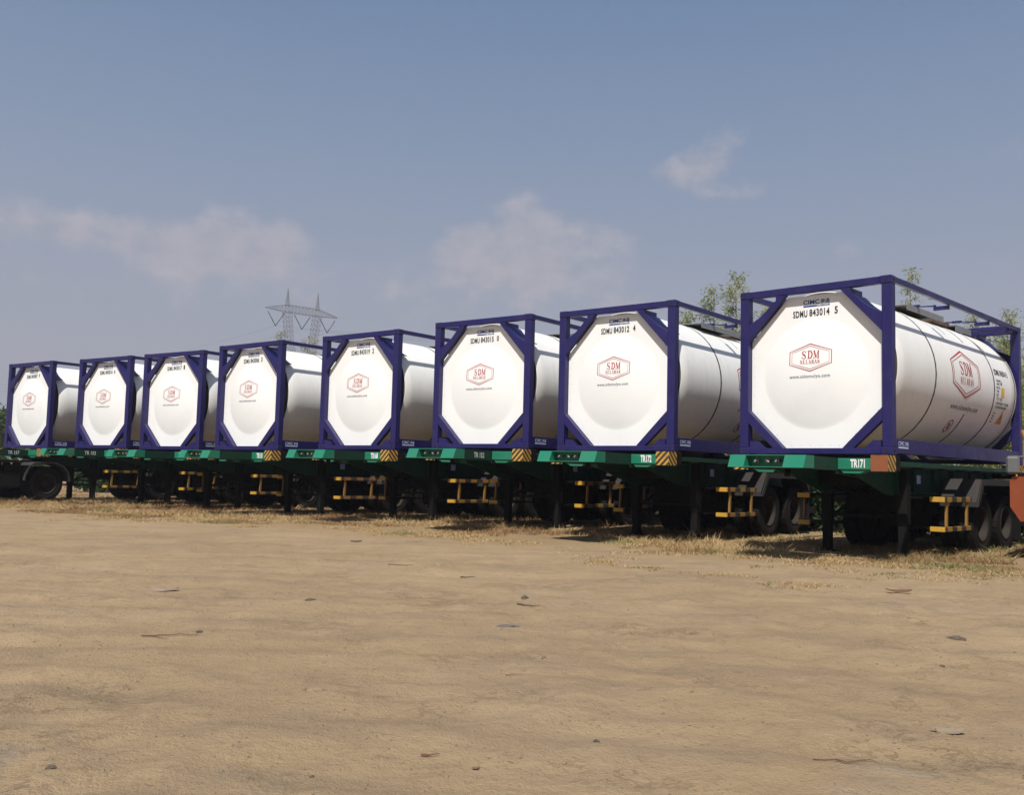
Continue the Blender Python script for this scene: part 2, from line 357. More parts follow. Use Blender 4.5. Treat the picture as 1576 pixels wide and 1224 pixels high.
# ------------------------------------------------------------------ ground
def steps(lo, hi, fine_lo, fine_hi, s0, g):
    xs = list(np.arange(fine_lo, fine_hi + 1e-6, s0)); s = s0; x = xs[-1]
    while x < hi: s *= g; x += s; xs.append(min(x, hi))
    s = s0; x = xs[0]; pre = []
    while x > lo: s *= g; x -= s; pre.append(max(x, lo))
    return np.array(pre[::-1] + xs)
def ground_z(x, y):
    z = 0.0
    for px, py, yaw, dz in PLACES:
        a = R_(yaw); cx = px - math.sin(a) * 2.6; cy = py + math.cos(a) * 2.6
        z += dz * math.exp(-((x - cx) ** 2 + (y - cy) ** 2) / 7.0)
    n = noise.noise(Vector((x * .35, y * .35, 0))) * .020 + noise.noise(Vector((x * 1.3, y * 1.3, 3))) * .026 + noise.noise(Vector((x * 2.4, y * 2.4, 13))) * .014
    n += noise.noise(Vector((x * 4.1, y * 4.1, 8))) * (.020 + .012 * noise.noise(Vector((x * .6, y * .6, 31)))) + abs(noise.noise(Vector((x * 9, y * 9, 5)))) * .014
    # shallow wheel ruts crossing the yard
    for (c0, c1, c2, w) in ((6.2, .10, .012, .16), (7.9, .10, .012, .16), (4.3, -.22, .02, .14), (10.6, .03, -.004, .2), (12.2, .03, -.004, .2)):
        d = y - (c0 + c1 * x + c2 * x * x); n += -.016 * math.exp(-(d / w) ** 2) + .008 * math.exp(-((abs(d) - w * 1.9) / (w * .7)) ** 2)
    return z + n * (1.0 if y < 60 else 0.4)
def build_ground():
    xs = steps(-700, 700, -5, 5, .05, 1.045); ys = steps(-60, 1200, 2.8, 9, .045, 1.04)
    nx, ny = len(xs), len(ys)
    co = np.empty((ny, nx, 3), dtype=np.float32)
    for j, y in enumerate(ys):
        for i, x in enumerate(xs): co[j, i] = (x, y, ground_z(x, y) if abs(x) < 45 and y < 70 else 0.0)
    me = bpy.data.meshes.new('ground'); idx = np.arange(nx * ny).reshape(ny, nx)
    f = np.stack([idx[:-1, :-1], idx[:-1, 1:], idx[1:, 1:], idx[1:, :-1]], -1).reshape(-1, 4)
    me.vertices.add(nx * ny); me.vertices.foreach_set('co', co.reshape(-1)); me.loops.add(f.size); me.loops.foreach_set('vertex_index', f.reshape(-1))
    me.polygons.add(len(f)); me.polygons.foreach_set('loop_start', np.arange(len(f)) * 4); me.polygons.foreach_set('use_smooth', np.ones(len(f), bool)); me.update(); me.validate()
    o = bpy.data.objects.new('ground', me); COL.objects.link(o); tag(o, kind='structure', label='bare tan dirt yard with dry grass at its far edge')
    m, nt, b = new_mat('dry_dirt'); tc = nt.node('ShaderNodeTexCoord'); v = tc.outputs['Object']
    st = nt.node('ShaderNodeMapping'); nt.l.new(v, st.inputs[0]); st.inputs['Scale'].default_value = (.35, 1.5, 1); st.inputs['Rotation'].default_value = (0, 0, .12)
    big = nt.noise(v, .35, 5, .6); mid = nt.noise(v, 1.7, 6, .65); strk = nt.noise(st.outputs[0], 1.6, 6, .65); fine = nt.noise(v, 14, 6, .7); grit = nt.noise(v, 70, 4, .7)
    c = nt.ramp(big, [(.30, (.272, .196, .117)), (.50, (.328, .235, .139)), (.70, (.362, .266, .164))])
    c = nt.mix(nt.mapr(strk, .45, .72, 0, .65), c, (.220, .166, .112))
    c = nt.mix(nt.mapr(mid, .52, .74, 0, .50), c, (.410, .300, .186))
    c = nt.mix(nt.mapr(nt.noise(v, .9, 5, .7, dist=.6), .60, .72, 0, .50), c, (.225, .205, .175))
    c = nt.mix(nt.mapr(fine, .54, .74, 0, .50), c, (.175, .120, .075))
    c = nt.mix(nt.mapr(grit, .62, .76, 0, .45), c, (.12, .085, .055))
    c = nt.mix(nt.mapr(grit, .40, .28, 0, .35), c, (.44, .345, .24))
    rg = nt.math('ABSOLUTE', nt.math('SUBTRACT', nt.noise(v, 3.4, 8, .72), .5)); msk = nt.mapr(nt.noise(v, .8, 5, .65), .50, .70)
    scf = nt.math('MULTIPLY', nt.mapr(rg, .016, .0, 0, .45), msk)
    c = nt.mix(nt.math('MULTIPLY', scf, .42), c, (.19, .14, .095))
    crumb = nt.math('MULTIPLY', nt.mapr(nt.noise(v, 38, 3, .6), .66, .72), nt.mapr(nt.noise(v, 1.3, 4, .6), .50, .62))
    c = nt.mix(nt.math('MULTIPLY', crumb, .75), c, (.10, .07, .045))
    # dry thatch colour under the grass, beyond the edge of the yard
    sp = nt.node('ShaderNodeSeparateXYZ'); nt.l.new(v, sp.inputs[0])
    X2 = nt.math('ADD', sp.outputs[1], nt.math('MULTIPLY', sp.outputs[0], .55))
    e = nt.math('ADD', X2, nt.math('MULTIPLY', nt.math('SUBTRACT', mid, .5), 5.0))
    c = nt.mix(nt.mapr(e, 14.6, 17.4, 0, .75), c, nt.mix(fine, (.33, .235, .12), (.19, .125, .068)))
    nt.l.new(c, b.inputs['Base Color']); b.inputs['Roughness'].default_value = .95; b.inputs['Specular IOR Level'].default_value = .15
    h = nt.math('ADD', nt.math('ADD', nt.math('MULTIPLY', fine, .45), nt.math('ADD', nt.math('MULTIPLY', scf, -.3), nt.math('MULTIPLY', crumb, .5))), nt.math('ADD', nt.math('MULTIPLY', grit, .35), nt.math('MULTIPLY', mid, 1.2)))
    bump(nt, b, h, .9, .05)
    me.materials.append(m)
build_ground()
def edge_y(x):
    pts = [(-40, 34), (-16, 23.5), (-10.5, 20.3), (-7.8, 18.8), (-5.6, 17.9), (-2.9, 18.2), (-.9, 16.4), (.7, 14.6), (1.9, 13.1), (2.8, 11.8), (3.9, 11.6), (5.2, 11.6), (6.5, 11.2), (12, 9.5), (40, 4)]
    for (a, ya), (b, yb) in zip(pts, pts[1:]):
        if a <= x <= b: return ya + (yb - ya) * (x - a) / (b - a)
    return 30
def leaf_mat(name, stops, trans=.25, rough=.6):
    m, nt, b = new_mat(name); at = nt.node('ShaderNodeAttribute', attribute_name='tint')
    c = nt.ramp(at.outputs['Fac'], stops); nt.l.new(c, b.inputs['Base Color']); b.inputs['Roughness'].default_value = rough; b.inputs['Specular IOR Level'].default_value = .25
    if trans:
        tr = nt.node('ShaderNodeBsdfTranslucent'); nt.l.new(c, tr.inputs[0]); mx = nt.node('ShaderNodeMixShader'); mx.inputs[0].default_value = trans
        nt.l.new(b.outputs[0], mx.inputs[1]); nt.l.new(tr.outputs[0], mx.inputs[2]); nt.l.new(mx.outputs[0], nt.n['Material Output'].inputs[0])
    return m
def tris_object(name, V, T, mat, per=3, parent=None):
    """V (n*per,3) numpy, T tint per face"""
    n = len(V) // per; me = bpy.data.meshes.new(name); me.vertices.add(len(V)); me.vertices.foreach_set('co', np.asarray(V, dtype=np.float32).reshape(-1))
    me.loops.add(len(V)); me.loops.foreach_set('vertex_index', np.arange(len(V), dtype=np.int32)); me.polygons.add(n)
    me.polygons.foreach_set('loop_start', np.arange(n, dtype=np.int32) * per)
    a = me.attributes.new('tint', 'FLOAT', 'FACE'); a.data.foreach_set('value', np.asarray(T, dtype=np.float32)); me.update(); me.materials.append(mat)
    o = bpy.data.objects.new(name, me); COL.objects.link(o)
    if parent: o.parent = parent
    return o
GRASSM = leaf_mat('dry_grass_blades', [(0, (.40, .295, .15)), (.35, (.46, .335, .165)), (.6, (.31, .205, .10)), (.8, (.26, .14, .07)), (.92, (.24, .22, .08)), (1, (.15, .19, .06))], .2)
def build_grass():
    rs = np.random.RandomState(3); V = []; T = []
    def tuft(x, y, n, h, spread, tint, tv, wd):
        a = rs.uniform(0, 6.283, n); rr = spread * np.sqrt(rs.uniform(0, 1, n)); bx = x + rr * np.cos(a); by = y + rr * np.sin(a)
        hh = h * rs.uniform(.45, 1.15, n); la = rs.uniform(0, 6.283, n); ll = hh * rs.uniform(.4, 1.8, n); wa = rs.uniform(0, 6.283, n); w = wd * rs.uniform(.6, 1.3, n)
        z0 = ground_z(x, y) - .01
        P = np.empty((n, 3, 3)); P[:, 0, 0] = bx - np.cos(wa) * w; P[:, 0, 1] = by - np.sin(wa) * w; P[:, 0, 2] = z0
        P[:, 1, 0] = bx + np.cos(wa) * w; P[:, 1, 1] = by + np.sin(wa) * w; P[:, 1, 2] = z0
        P[:, 2, 0] = bx + np.cos(la) * ll; P[:, 2, 1] = by + np.sin(la) * ll; P[:, 2, 2] = z0 + hh
        V.append(P.reshape(-1, 3)); T.append(np.clip(tint + rs.uniform(-tv, tv, n), 0, 1))
    cnt = 0
    while cnt < 17000:
        x = rs.uniform(-26, 15); d = rs.exponential(3.4) - 1.8
        if d > 17: continue
        y = edge_y(x) + d
        if abs(x) > y * .62 + 2: continue
        nz = noise.noise(Vector((x * .55, y * .55, 1))) + .5 * noise.noise(Vector((x * 2, y * 2, 4)))
        if d < 1.6 and nz < .02 + (1.6 - d) * .16 + rs.uniform(-.12, .12): continue
        if nz < -.22: continue
        red = noise.noise(Vector((x * .4, y * .4, 9)))
        tint = .25 + .25 * rs.rand()
        if d > 1.5 and red > -.05: tint = .62 + .2 * rs.rand()
        if noise.noise(Vector((x * .8, y * .8, 20))) > .47 or (x > 5.2 and rs.rand() < .25): tint = .9 + .1 * rs.rand()
        h = (.018 + .025 * rs.rand()) if d < 1.2 else ((.025 + .045 * rs.rand()) if d < 3 else (.04 + .09 * rs.rand()))
        if d > 1.6 and rs.rand() < .035: h *= 1.9
        tuft(x, y, 11 if d < 4 else 8, h, .13, tint, .12, .0045 + .00018 * y); cnt += 1
    o = tris_object('dry_grass', np.concatenate(V), np.concatenate(T), GRASSM); tag(o, 'straw coloured dry grass growing along the row of trailers', 'grass', kind='stuff')
    # small green weeds on the dirt: one thing each
    for i, (x, y, s, lab) in enumerate(((2.71, 10.22, .10, 'small flat green weed on bare dirt left of the nearest trailer, closest to the viewer'), (3.26, 12.52, .15, 'green weed tuft in the shadow tip of the nearest trailer'),
                           (2.9, 10.75, .09, 'small green weed just behind the flat weed left of the nearest trailer'), (4.15, 11.35, .13, 'low green weed in front of the nearest trailer, left of its twin'), (4.62, 11.5, .14, 'low green weed in front of the nearest trailer, right of its twin'),
                           (5.05, 9.75, .09, 'tiny green weed on bare dirt at the far right'))):
        V.clear(); T.clear(); tuft(x, y, 45, s * .35, s, .95, .05, .006)
        c = np.array((x, y, ground_z(x, y))); w = tris_object('weed', V[0] - c, T[0], GRASSM); w.location = c
        tag(w, lab, 'weed', group='green weeds on the dirt')
build_grass()
def build_pebbles():
    rs = random.Random(5); mb = MB()
    ico = [(-.5, -.4, 0), (.5, -.5, 0), (.55, .4, 0), (-.4, .5, 0), (-.25, -.2, .4), (.3, -.25, .35), (.25, .25, .45), (-.2, .28, .3)]
    fs = [(0, 1, 5, 4), (1, 2, 6, 5), (2, 3, 7, 6), (3, 0, 4, 7), (4, 5, 6, 7)]
    for i in range(11000):
        y = 2.9 + 11 * rs.random() ** 1.3; x = rs.uniform(-.62, .62) * y
        if noise.noise(Vector((x * .9, y * .9, 2))) < -.05 and rs.random() < .8: continue
        s = .0025 + .010 * rs.random() ** 4; a = rs.uniform(0, 6.28); z = ground_z(x, y) - s * .1; fl = rs.uniform(.5, 1.2)
        mb.add([(x + s * 1.6 * (p[0] * math.cos(a) - p[1] * math.sin(a)), y + s * 1.6 * (p[0] * math.sin(a) + p[1] * math.cos(a)), z + s * 1.5 * fl * p[2]) for p in ico], fs)
    o = mb.build('gravel', paint('clod_brown', (.21, .155, .10), dirt=(.07, .05, .035), amount=1.0, rough=.95, scale=9, bmp=.3)); tag(o, 'scattered pebbles and dirt clods on the yard', 'gravel', kind='stuff')
build_pebbles()

# ------------------------------------------------------------------ litter on the yard, each piece a thing
DEB = {'slab': paint('grey_brown_slab', (.26, .20, .145), rough=.9, scale=8, bmp=.4), 'clod': paint('dark_clod', (.10, .075, .052), rough=.95, scale=14, bmp=.6),
       'rag': paint('grey_rag', (.13, .115, .10), dirt=(.05, .04, .035), amount=.9, rough=.95, scale=22, bmp=.5), 'twig': paint('brown_twig', (.13, .07, .04), rough=.9, scale=20), 'rtwig': paint('reddish_stick', (.16, .055, .03), rough=.8, scale=20),
       'leaf': paint('dry_leaf', (.15, .10, .06), rough=.9, scale=20)}
def lump(name, x, y, sx, sy, sz, mat, seed, lab, cat, grp, rz=0):
    rs = random.Random(seed); bm = bmesh.new(); bmesh.ops.create_icosphere(bm, subdivisions=3, radius=1)
    for v in bm.verts:
        n = noise.noise(v.co * 1.7 + Vector((seed, 0, 0))) * .35 + noise.noise(v.co * 4 + Vector((seed, 3, 0))) * .18
        v.co *= 1 + n; v.co = Vector((v.co.x * sx, v.co.y * sy, max(v.co.z, -.25) * sz))
    me = bpy.data.meshes.new(name); bm.to_mesh(me); bm.free(); me.materials.append(mat)
    for p in me.polygons: p.use_smooth = False
    o = bpy.data.objects.new(name, me); COL.objects.link(o); o.location = (x, y, ground_z(x, y)); o.rotation_euler = (0, 0, rz)
    tag(o, lab, cat, grp)
def twig(x, y, L, rz, r, mat, seed, lab, curl=.12, forks=1):
    rs = random.Random(seed); mb = MB()
    def path(x0, y0, a, l, r0, n=7):
        P = []; cx, cy = x0, y0
        for k in range(n):
            P.append((cx, cy, r0 + .008 * rs.random() + ground_z(x + cx * math.cos(rz) - cy * math.sin(rz), y + cx * math.sin(rz) + cy * math.cos(rz)) - ground_z(x, y)))
            a += rs.uniform(-curl, curl) * 2; cx += math.cos(a) * l / (n - 1); cy += math.sin(a) * l / (n - 1)
        mb.tube(P, [r0 * (1 - .7 * k / (n - 1)) for k in range(n)], 6); return P
    P = path(-L / 2, 0, rs.uniform(-.2, .2), L, r)
    for k in range(forks):
        q = P[rs.randrange(1, 5)]; path(q[0], q[1], rs.choice((-1, 1)) * rs.uniform(.5, 1.0), L * rs.uniform(.25, .5), r * .6, 5)
    o = mb.build('twig', mat); o.location = (x, y, ground_z(x, y)); o.rotation_euler = (0, 0, rz); tag(o, lab, 'twig', 'twigs lying on the dirt')
def flatpiece(name, x, y, L, W, rz, mat, seed, lab, cat, grp, th=.012):
    rs = random.Random(seed); n = 13; poly = []
    for k in range(n):
        a = 2 * math.pi * k / n; q = 1 + rs.uniform(-.2, .15); poly.append((L / 2 * q * math.cos(a), W / 2 * q * math.sin(a)))
    mb = MB(); mb.prism(poly, lambda a, b: (a, b, .004 + .35 * abs(a) * abs(a) / L), lambda a, b: (a * .97, b * .95, .004 + th + .35 * a * a / L))
    o = mb.build(name, mat); o.location = (x, y, ground_z(x, y) + .002); o.rotation_euler = (R_(rs.uniform(-4, 4)), 0, rz); tag(o, lab, cat, grp)
def build_litter():
    lump('dirt_clod',   .16, 8.76, .035, .022, .030, DEB['clod'], 1, 'black clod on mid yard, beyond the grey rag', 'clod', 'dark clods on the dirt', .3)
    lump('rag', .01, 7.10, .085, .040, .016, DEB['rag'], 2, 'crumpled grey rag on the dirt in the middle of the yard', 'rag', None, .1)
    twig(.18, 8.16, .20, .2, .007, DEB['twig'], 3, 'short dark twig between the black clod and the grey rag')
    lump('dirt_clod', -1.62, 8.07, .042, .020, .015, DEB['clod'], 4, 'flat dark clod on the left half of the yard', 'clod', 'dark clods on the dirt')
    flatpiece('flat_slab', -3.03, 8.62, .26, .12, .15, DEB['slab'], 5, 'thin flat tan slab lying on the left of the yard', 'slab', 'flat pieces lying on the dirt')
    twig(-2.15, 6.30, .36, .25, .005, DEB['twig'], 6, 'thin forked twig on the left of the yard', .1)
    lump('dirt_clod', -2.0, 6.40, .022, .018, .016, DEB['clod'], 7, 'tiny dark clod at the end of the thin forked twig', 'clod', 'dark clods on the dirt')
    twig(-.28, 3.79, .072, .35, .0045, DEB['rtwig'], 8, 'short reddish stick at the bottom middle of the photo', .05, 0)
    flatpiece('flat_slab', 1.99, 4.43, .15, .07, -.1, DEB['slab'], 9, 'flat pale slab with a dark lower edge near the front right', 'slab', 'flat pieces lying on the dirt', .01)
    twig(1.33, 3.80, .27, -.35, .003, DEB['twig'], 10, 'long thin curved twig at the front right', .22, 2)
    lump('dirt_clod', 3.16, 6.89, .065, .035, .022, DEB['clod'], 11, 'large dark crumbly clod on the right of the yard', 'clod', 'dark clods on the dirt', -.3)
    flatpiece('bark_strip', 3.95, 9.85, .26, .06, -.12, DEB['twig'], 12, 'dark curled strip of bark lying below the nearest trailer', 'bark', 'bark strips on the dirt', .012)
    flatpiece('bark_strip', -2.39, 15.26, .20, .08, .05, DEB['clod'], 13, 'dark strip of bark at the grass edge left of centre', 'bark', 'bark strips on the dirt', .014)
    twig(-.42, 10.46, .17, -.1, .009, DEB['clod'], 14, 'dark stick behind the black clod on mid yard', .05, 0)
    lump('stone', .38, 4.06, .014, .010, .010, paint('blue_stone', (.05, .045, .05), scale=20), 15, 'small bluish stone near the front right of centre', 'stone', 'small stones on the dirt')
    lump('stone', -1.6, 3.52, .020, .014, .012, DEB['clod'], 16, 'brown stone in the bottom left corner', 'stone', 'small stones on the dirt')
    lump('stone', 2.63, 5.92, .02, .015, .012, DEB['clod'], 17, 'dark stone on the right, nearer than the crumbly clod', 'stone', 'small stones on the dirt')
    lump('stone', -.68, 3.54, .010, .009, .009, DEB['clod'], 18, 'tiny dark stone at the bottom left of centre', 'stone', 'small stones on the dirt')
    flatpiece('dry_leaf', -.1, 3.66, .032, .018, .5, DEB['leaf'], 19, 'curled dry leaf right of the reddish stick', 'leaf', 'dry leaves on the dirt', .003)
    flatpiece('dry_leaf', 2.2, 4.0, .035, .018, -.4, DEB['leaf'], 20, 'curled dry leaf right of the flat pale slab', 'leaf', 'dry leaves on the dirt', .003)
    twig(.05, 5.34, .10, -.1, .0025, DEB['leaf'], 21, 'thin pale straw on the dirt below the grey rag', .15, 0)
    twig(-1.25, 11.4, .30, -.1, .006, DEB['twig'], 22, 'thin dark twig left of centre near the grass', .1)
build_litter()

# ------------------------------------------------------------------ tank container (origin at the front bottom centre, x right, y to the rear)
HW, HH, LL = 1.219, 2.591, 6.058
TR, TZ = 1.195, 1.320                 # cladding radius and axis height
def ysurf(x, z):
    r = math.hypot(x, z - 1.235); Rb = .86
    if r >= Rb: return .125
    t = r / Rb; s = 1 - t * t
    return .125 - .078 * (s ** 1.08) * (1 - math.exp(-s * 11))
def on_panel(a, b, off): return (a, ysurf(a, b) - off, b)
def on_side(sgn):
    def fn(a, b, off):
        th = b / TR; r = TR + off; return (sgn * r * math.cos(th), a, TZ + r * math.sin(th))
    return fn
def frame_end(root, y0, sy, bl):
    """one end frame; sy=+1 builds towards the rear from y0"""
    def yy(d): return y0 + sy * d
    for sx in (-1, 1):
        MB().box(sx * 1.069, sx * (HW - .004), yy(.004), yy(.150), .118, HH - .118, .008).build('corner_post', bl, root)
        for zz in (0, 1):
            z0 = 0 if not zz else HH - .118; mb = MB(); mb.box(sx * 1.045, sx * HW, yy(0), yy(.162), z0, z0 + .118, .010)
            c = mb.build('corner_casting', bl, root)
            h = MB(); cx, cz = sx * 1.130, z0 + .059
            oval = [(cx + .026 * math.cos(t), cz + .036 * math.sin(t)) for t in (math.pi * 2 * k / 12 for k in range(12))]
            h.xz(oval, yy(-.0025), yy(.004)); oy = [(yy(.081) + .030 * math.cos(t), cz + .026 * math.sin(t)) for t in (math.pi * 2 * k / 12 for k in range(12))]
            h.yz(oy, sx * (HW + .0025), sx * (HW - .004)); h.build('casting_hole', MT['hole'], c)
        # braces at the octagon's slanted sides; the outer edge is a hollow curve
        def curve(p, q, n, bulge):
            o = []
            for k in range(n + 1):
                t = k / n; x = p[0] + (q[0] - p[0]) * t; z = p[1] + (q[1] - p[1]) * t; dx, dz = q[0] - p[0], q[1] - p[1]; l = math.hypot(dx, dz)
                b = bulge * math.sin(math.pi * t); o.append((x - dz / l * b, z + dx / l * b))
            return o
        up_ = [(.435, 2.474), (1.068, 1.790), (1.068, 2.005)] + curve((1.068, 2.06), (.66, 2.37), 8, .035)[0:] + [(.60, 2.40), (.60, 2.474)]
        MB().xz([(sx * a, b) for a, b in up_], yy(.012), yy(.105)).build('upper_brace', bl, root)
        lo_ = [(.475, .102), (.640, .102)] + curve((.655, .118), (1.068, .50), 8, .0)[0:] + [(1.068, .690)]
        MB().xz([(sx * a, b) for a, b in lo_], yy(.012), yy(.105)).build('lower_brace', bl, root)
        # sheet flange that runs back over the tank shoulder from the upper brace's outer edge
        oc = [(.600, 2.472), (.600, 2.400), (.66, 2.370)] + curve((1.068, 2.06), (.66, 2.37), 8, .035)[::-1][1:]
        rb = MB(); vs = []
        for i, (ax, az) in enumerate(oc):
            j = min(i + 1, len(oc) - 1); k = max(i - 1, 0); tx, tz = oc[j][0] - oc[k][0], oc[j][1] - oc[k][1]; l = math.hypot(tx, tz); nx, nz = tz / l * .010, -tx / l * .010
            for q in (0, 1):
                for dd in (.106, .44): vs.append((sx * (ax + nx * q), yy(dd), az + nz * q))
        fs = []
        for i in range(len(oc) - 1):
            o_ = i * 4; fs += [(o_, o_ + 1, o_ + 5, o_ + 4), (o_ + 2, o_ + 3, o_ + 7, o_ + 6), (o_ + 1, o_ + 3, o_ + 7, o_ + 5), (o_, o_ + 2, o_ + 6, o_ + 4)]
        rb.add(vs, fs); rb.build('saddle_flange', bl, root)
        g = [(1.044, .101), (1.044, .215), (.930, .215), (.800, .101)]
        MB().xz([(sx * a, b) for a, b in g], yy(.020), yy(.150)).build('lower_gusset', bl, root)
    MB().box(-1.046, 1.046, yy(.010), yy(.110), 2.478, 2.585, .006).build('top_header', bl, root)
    MB().box(-1.046, 1.046, yy(.008), yy(.130), .012, .100, .006).build('bottom_sill', bl, root)

def make_container():
    root = empty('tank_container'); bl = MT['blue']
    frame_end(root, 0, 1, bl); frame_end(root, LL, -1, bl)
    for sx in (-1, 1):
        MB().box(sx * 1.150, sx * 1.213, .161, LL - .161, 2.500, 2.584, .005).build('top_rail', bl, root)
        mb = MB(); mb.box(sx * 1.120, sx * 1.205, .151, LL - .151, .030, .245, .006); r = mb.build('bottom_rail', bl, root)
        if True:
            sh = [(lambda p: ([(a, b) for a, b in p[0]], p[1]))(text_poly('CIMC', .22, .062, .345, .175)), (lambda p: p)(text_poly('南通', .12, .062, .545, .175)),
                  ([(.235, .105), (.60, .105), (.60, .130), (.235, .130)], [(0, 1, 2, 3)])]
            if sx < 0: sh = [([(.84 - a, b) for a, b in vs], fs) for vs, fs in sh]
            map_shapes(sh, (lambda s: (lambda a, b, off: (s * (1.205 + off), a, b)))(sx), 'rail_lettering', MT['pale'], r, .003)
    # tank shell
    mb = MB(); n = 96; ys = [.285, .30] + [.30 + (LL - .6) * k / 20 for k in range(1, 21)] + [LL - .285]
    prof = [(y, TR if 0 < i < len(ys) - 1 else TR - .012) for i, y in enumerate(ys)]
    def ring(prof, mb, mi=0, n=n):
        vs = [(r * math.cos(t), y, TZ + r * math.sin(t)) for y, r in prof for t in (2 * math.pi * k / n for k in range(n))]
        fs = [(i * n + k, i * n + (k + 1) % n, (i + 1) * n + (k + 1) % n, (i + 1) * n + k) for i in range(len(prof) - 1) for k in range(n)]
        mb.add(vs, fs, mi, True)
    ring(prof, mb); shell = mb.build('tank_shell', MT['white'], root)
    for s, a in ((1, .285), (-1, LL - .285)):
        e = MB(); ring([(a, TR - .012), (a + s * -.012, TR - .03), (a - s * .01, 1.12)], e); ring([(a - s * .01, 1.12), (a - s * .11, 1.06), (a - s * .11, .02)], e)
        e.build('skirt_ring', MT['skirt'], shell)
    tb = MB(); ring([(LL - .33, TR + .001), (LL - .33, TR + .010), (LL - .285, TR + .010), (LL - .285, TR - .02)], tb); tb.build('rear_trim', MT['trim'], shell)
    tb = MB(); ring([(LL - .355, TR + .0005), (LL - .355, TR + .006), (LL - .332, TR + .006), (LL - .332, TR + .0005)], tb); tb.build('rear_seal', MT['band'], shell)
    def strap(y, a0, a1, w, th, name='strap'):
        m = 48; vs = []
        for k in range(m + 1):
            t = R_(a0 + (a1 - a0) * k / m)
            for yy, rr in ((y - w / 2, TR - .002), (y - w / 2, TR + th), (y + w / 2, TR + th), (y + w / 2, TR - .002)): vs.append((rr * math.cos(t), yy, TZ + rr * math.sin(t)))
        fs = [(i * 4 + j, i * 4 + (j + 1) % 4, (i + 1) * 4 + (j + 1) % 4, (i + 1) * 4 + j) for i in range(m) for j in range(4)]
        q = MB(); q.add(vs, fs, 0, False); q.build(name, MT['band'], shell)
    strap(1.76, -90, 270, .040, .006); strap(4.55, -90, 270, .038, .006); strap(3.75, 38, 142, .026, .004); strap(3.05, 42, 138, .010, .003); strap(3.35, -72, -26, .034, .004); strap(3.35, 206, 252, .034, .004)
    # end panels: octagon with a shallow dished centre, in front
    OC = [(-.44, 2.445), (.44, 2.445), (1.066, 1.790), (1.066, .690), (.475, .103), (-.475, .103), (-1.066, .690), (-1.066, 1.790)]
    def oct_r(t):
        c, s = math.cos(t), math.sin(t); best = 9
        for i in range(8):
            x1, z1 = OC[i][0], OC[i][1] - 1.235; x2, z2 = OC[(i + 1) % 8][0], OC[(i + 1) % 8][1] - 1.235
            den = c * (z2 - z1) - s * (x2 - x1)
            if abs(den) < 1e-9: continue
            r = (x1 * (z2 - z1) - z1 * (x2 - x1)) / den; u = (r * c - x1) / (x2 - x1) if abs(x2 - x1) > 1e-6 else (r * s - z1) / (z2 - z1)
            if r > 0 and -1e-6 <= u <= 1 + 1e-6: best = min(best, r)
        return best
    def panel(yf):
        angs = sorted(set([2 * math.pi * k / 96 for k in range(96)] + [math.atan2(z - 1.235, x) % (2 * math.pi) for x, z in OC])); m = len(angs)
        rs = [.02] + [.86 * k / 26 for k in range(1, 26)] + [.845, .855, .862, .872]
        rs = sorted(rs); vs = []; 
        for r in rs:
            for t in angs: vs.append((r * math.cos(t), yf(r * math.cos(t), 1.235 + r * math.sin(t)), 1.235 + r * math.sin(t)))
        for q in (.0,):
            for t in angs: r = oct_r(t); vs.append((r * math.cos(t), yf(99, 99), 1.235 + r * math.sin(t)))
        k0 = len(rs) + 1
        for t in angs: r = oct_r(t) - .001; vs.append((r * math.cos(t), yf(99, 99) + (.022 if yf(99, 99) < 3 else -.022), 1.235 + r * math.sin(t)))
        fs = [(i * m + k, i * m + (k + 1) % m, (i + 1) * m + (k + 1) % m, (i + 1) * m + k) for i in range(k0) for k in range(m)]
        vs.append((0, yf(0, 1.235), 1.235)); fs += [(len(vs) - 1, (k + 1) % m, k) for k in range(m)]
        q = MB(); q.add(vs, fs, 0, True); nf = (len(rs) - 1) * m; q.smooth = [j < nf or j >= k0 * m for j in range(len(fs))]; return q
    pn = panel(ysurf).build('end_panel', MT['panel'], root)
    MB_ = panel(lambda x, z: LL - .125); MB_.build('end_panel', MT['panel'], root)
    # rivets along the slanted and bottom edges of the front panel
    rv = MB()
    for i in range(8):
        (x1, z1), (x2, z2) = OC[i], OC[(i + 1) % 8]; L = math.hypot(x2 - x1, z2 - z1); m = max(3, int(L / .155))
        for k in range(m):
            t = (k + .5) / m; x = x1 + (x2 - x1) * t; z = z1 + (z2 - z1) * t; d = math.hypot(x, z - 1.235); x -= x / d * .045; z -= (z - 1.235) / d * .045
            c = [(x +   .0042 * math.cos(q), z + .0042 * math.sin(q)) for q in (2 * math.pi * j / 6 for j in range(6))]; rv.xz(c, .1205, .126)
    rv.build('rivets', MT['galv'], pn)
    map_shapes(emblem(-.050, 1.478, 1.0), on_panel, 'emblem', MT['red'], pn, .003, .03)
    map_shapes([text_poly('www.sidomulyo.com', .660, .066, -.062, 1.186, 1.12)], on_panel, 'web_address', MT['grey'], pn, .003)
    x0 = .02
    cm = [text_poly('CIMC', .262, .072, x0 - .082, 2.340, 1.05, .030), text_poly('南通', .142, .074, x0 + .140, 2.340, 1.0, .012)]
    map_shapes(cm, on_panel, 'maker_lettering', MT['navy'], pn, .003)
    map_shapes([([(x0 - .213, 2.268), (x0 + .213, 2.268), (x0 + .213, 2.292), (x0 - .213, 2.292)], [(0, 1, 2, 3)])], on_panel, 'maker_bar', MT['navy'], pn, .003)
    map_shapes([text_poly('CIMC TANK', .19, .016, x0 + .10, 2.280)], on_panel, 'maker_bar_lettering', MT['wink'], pn, .0045)
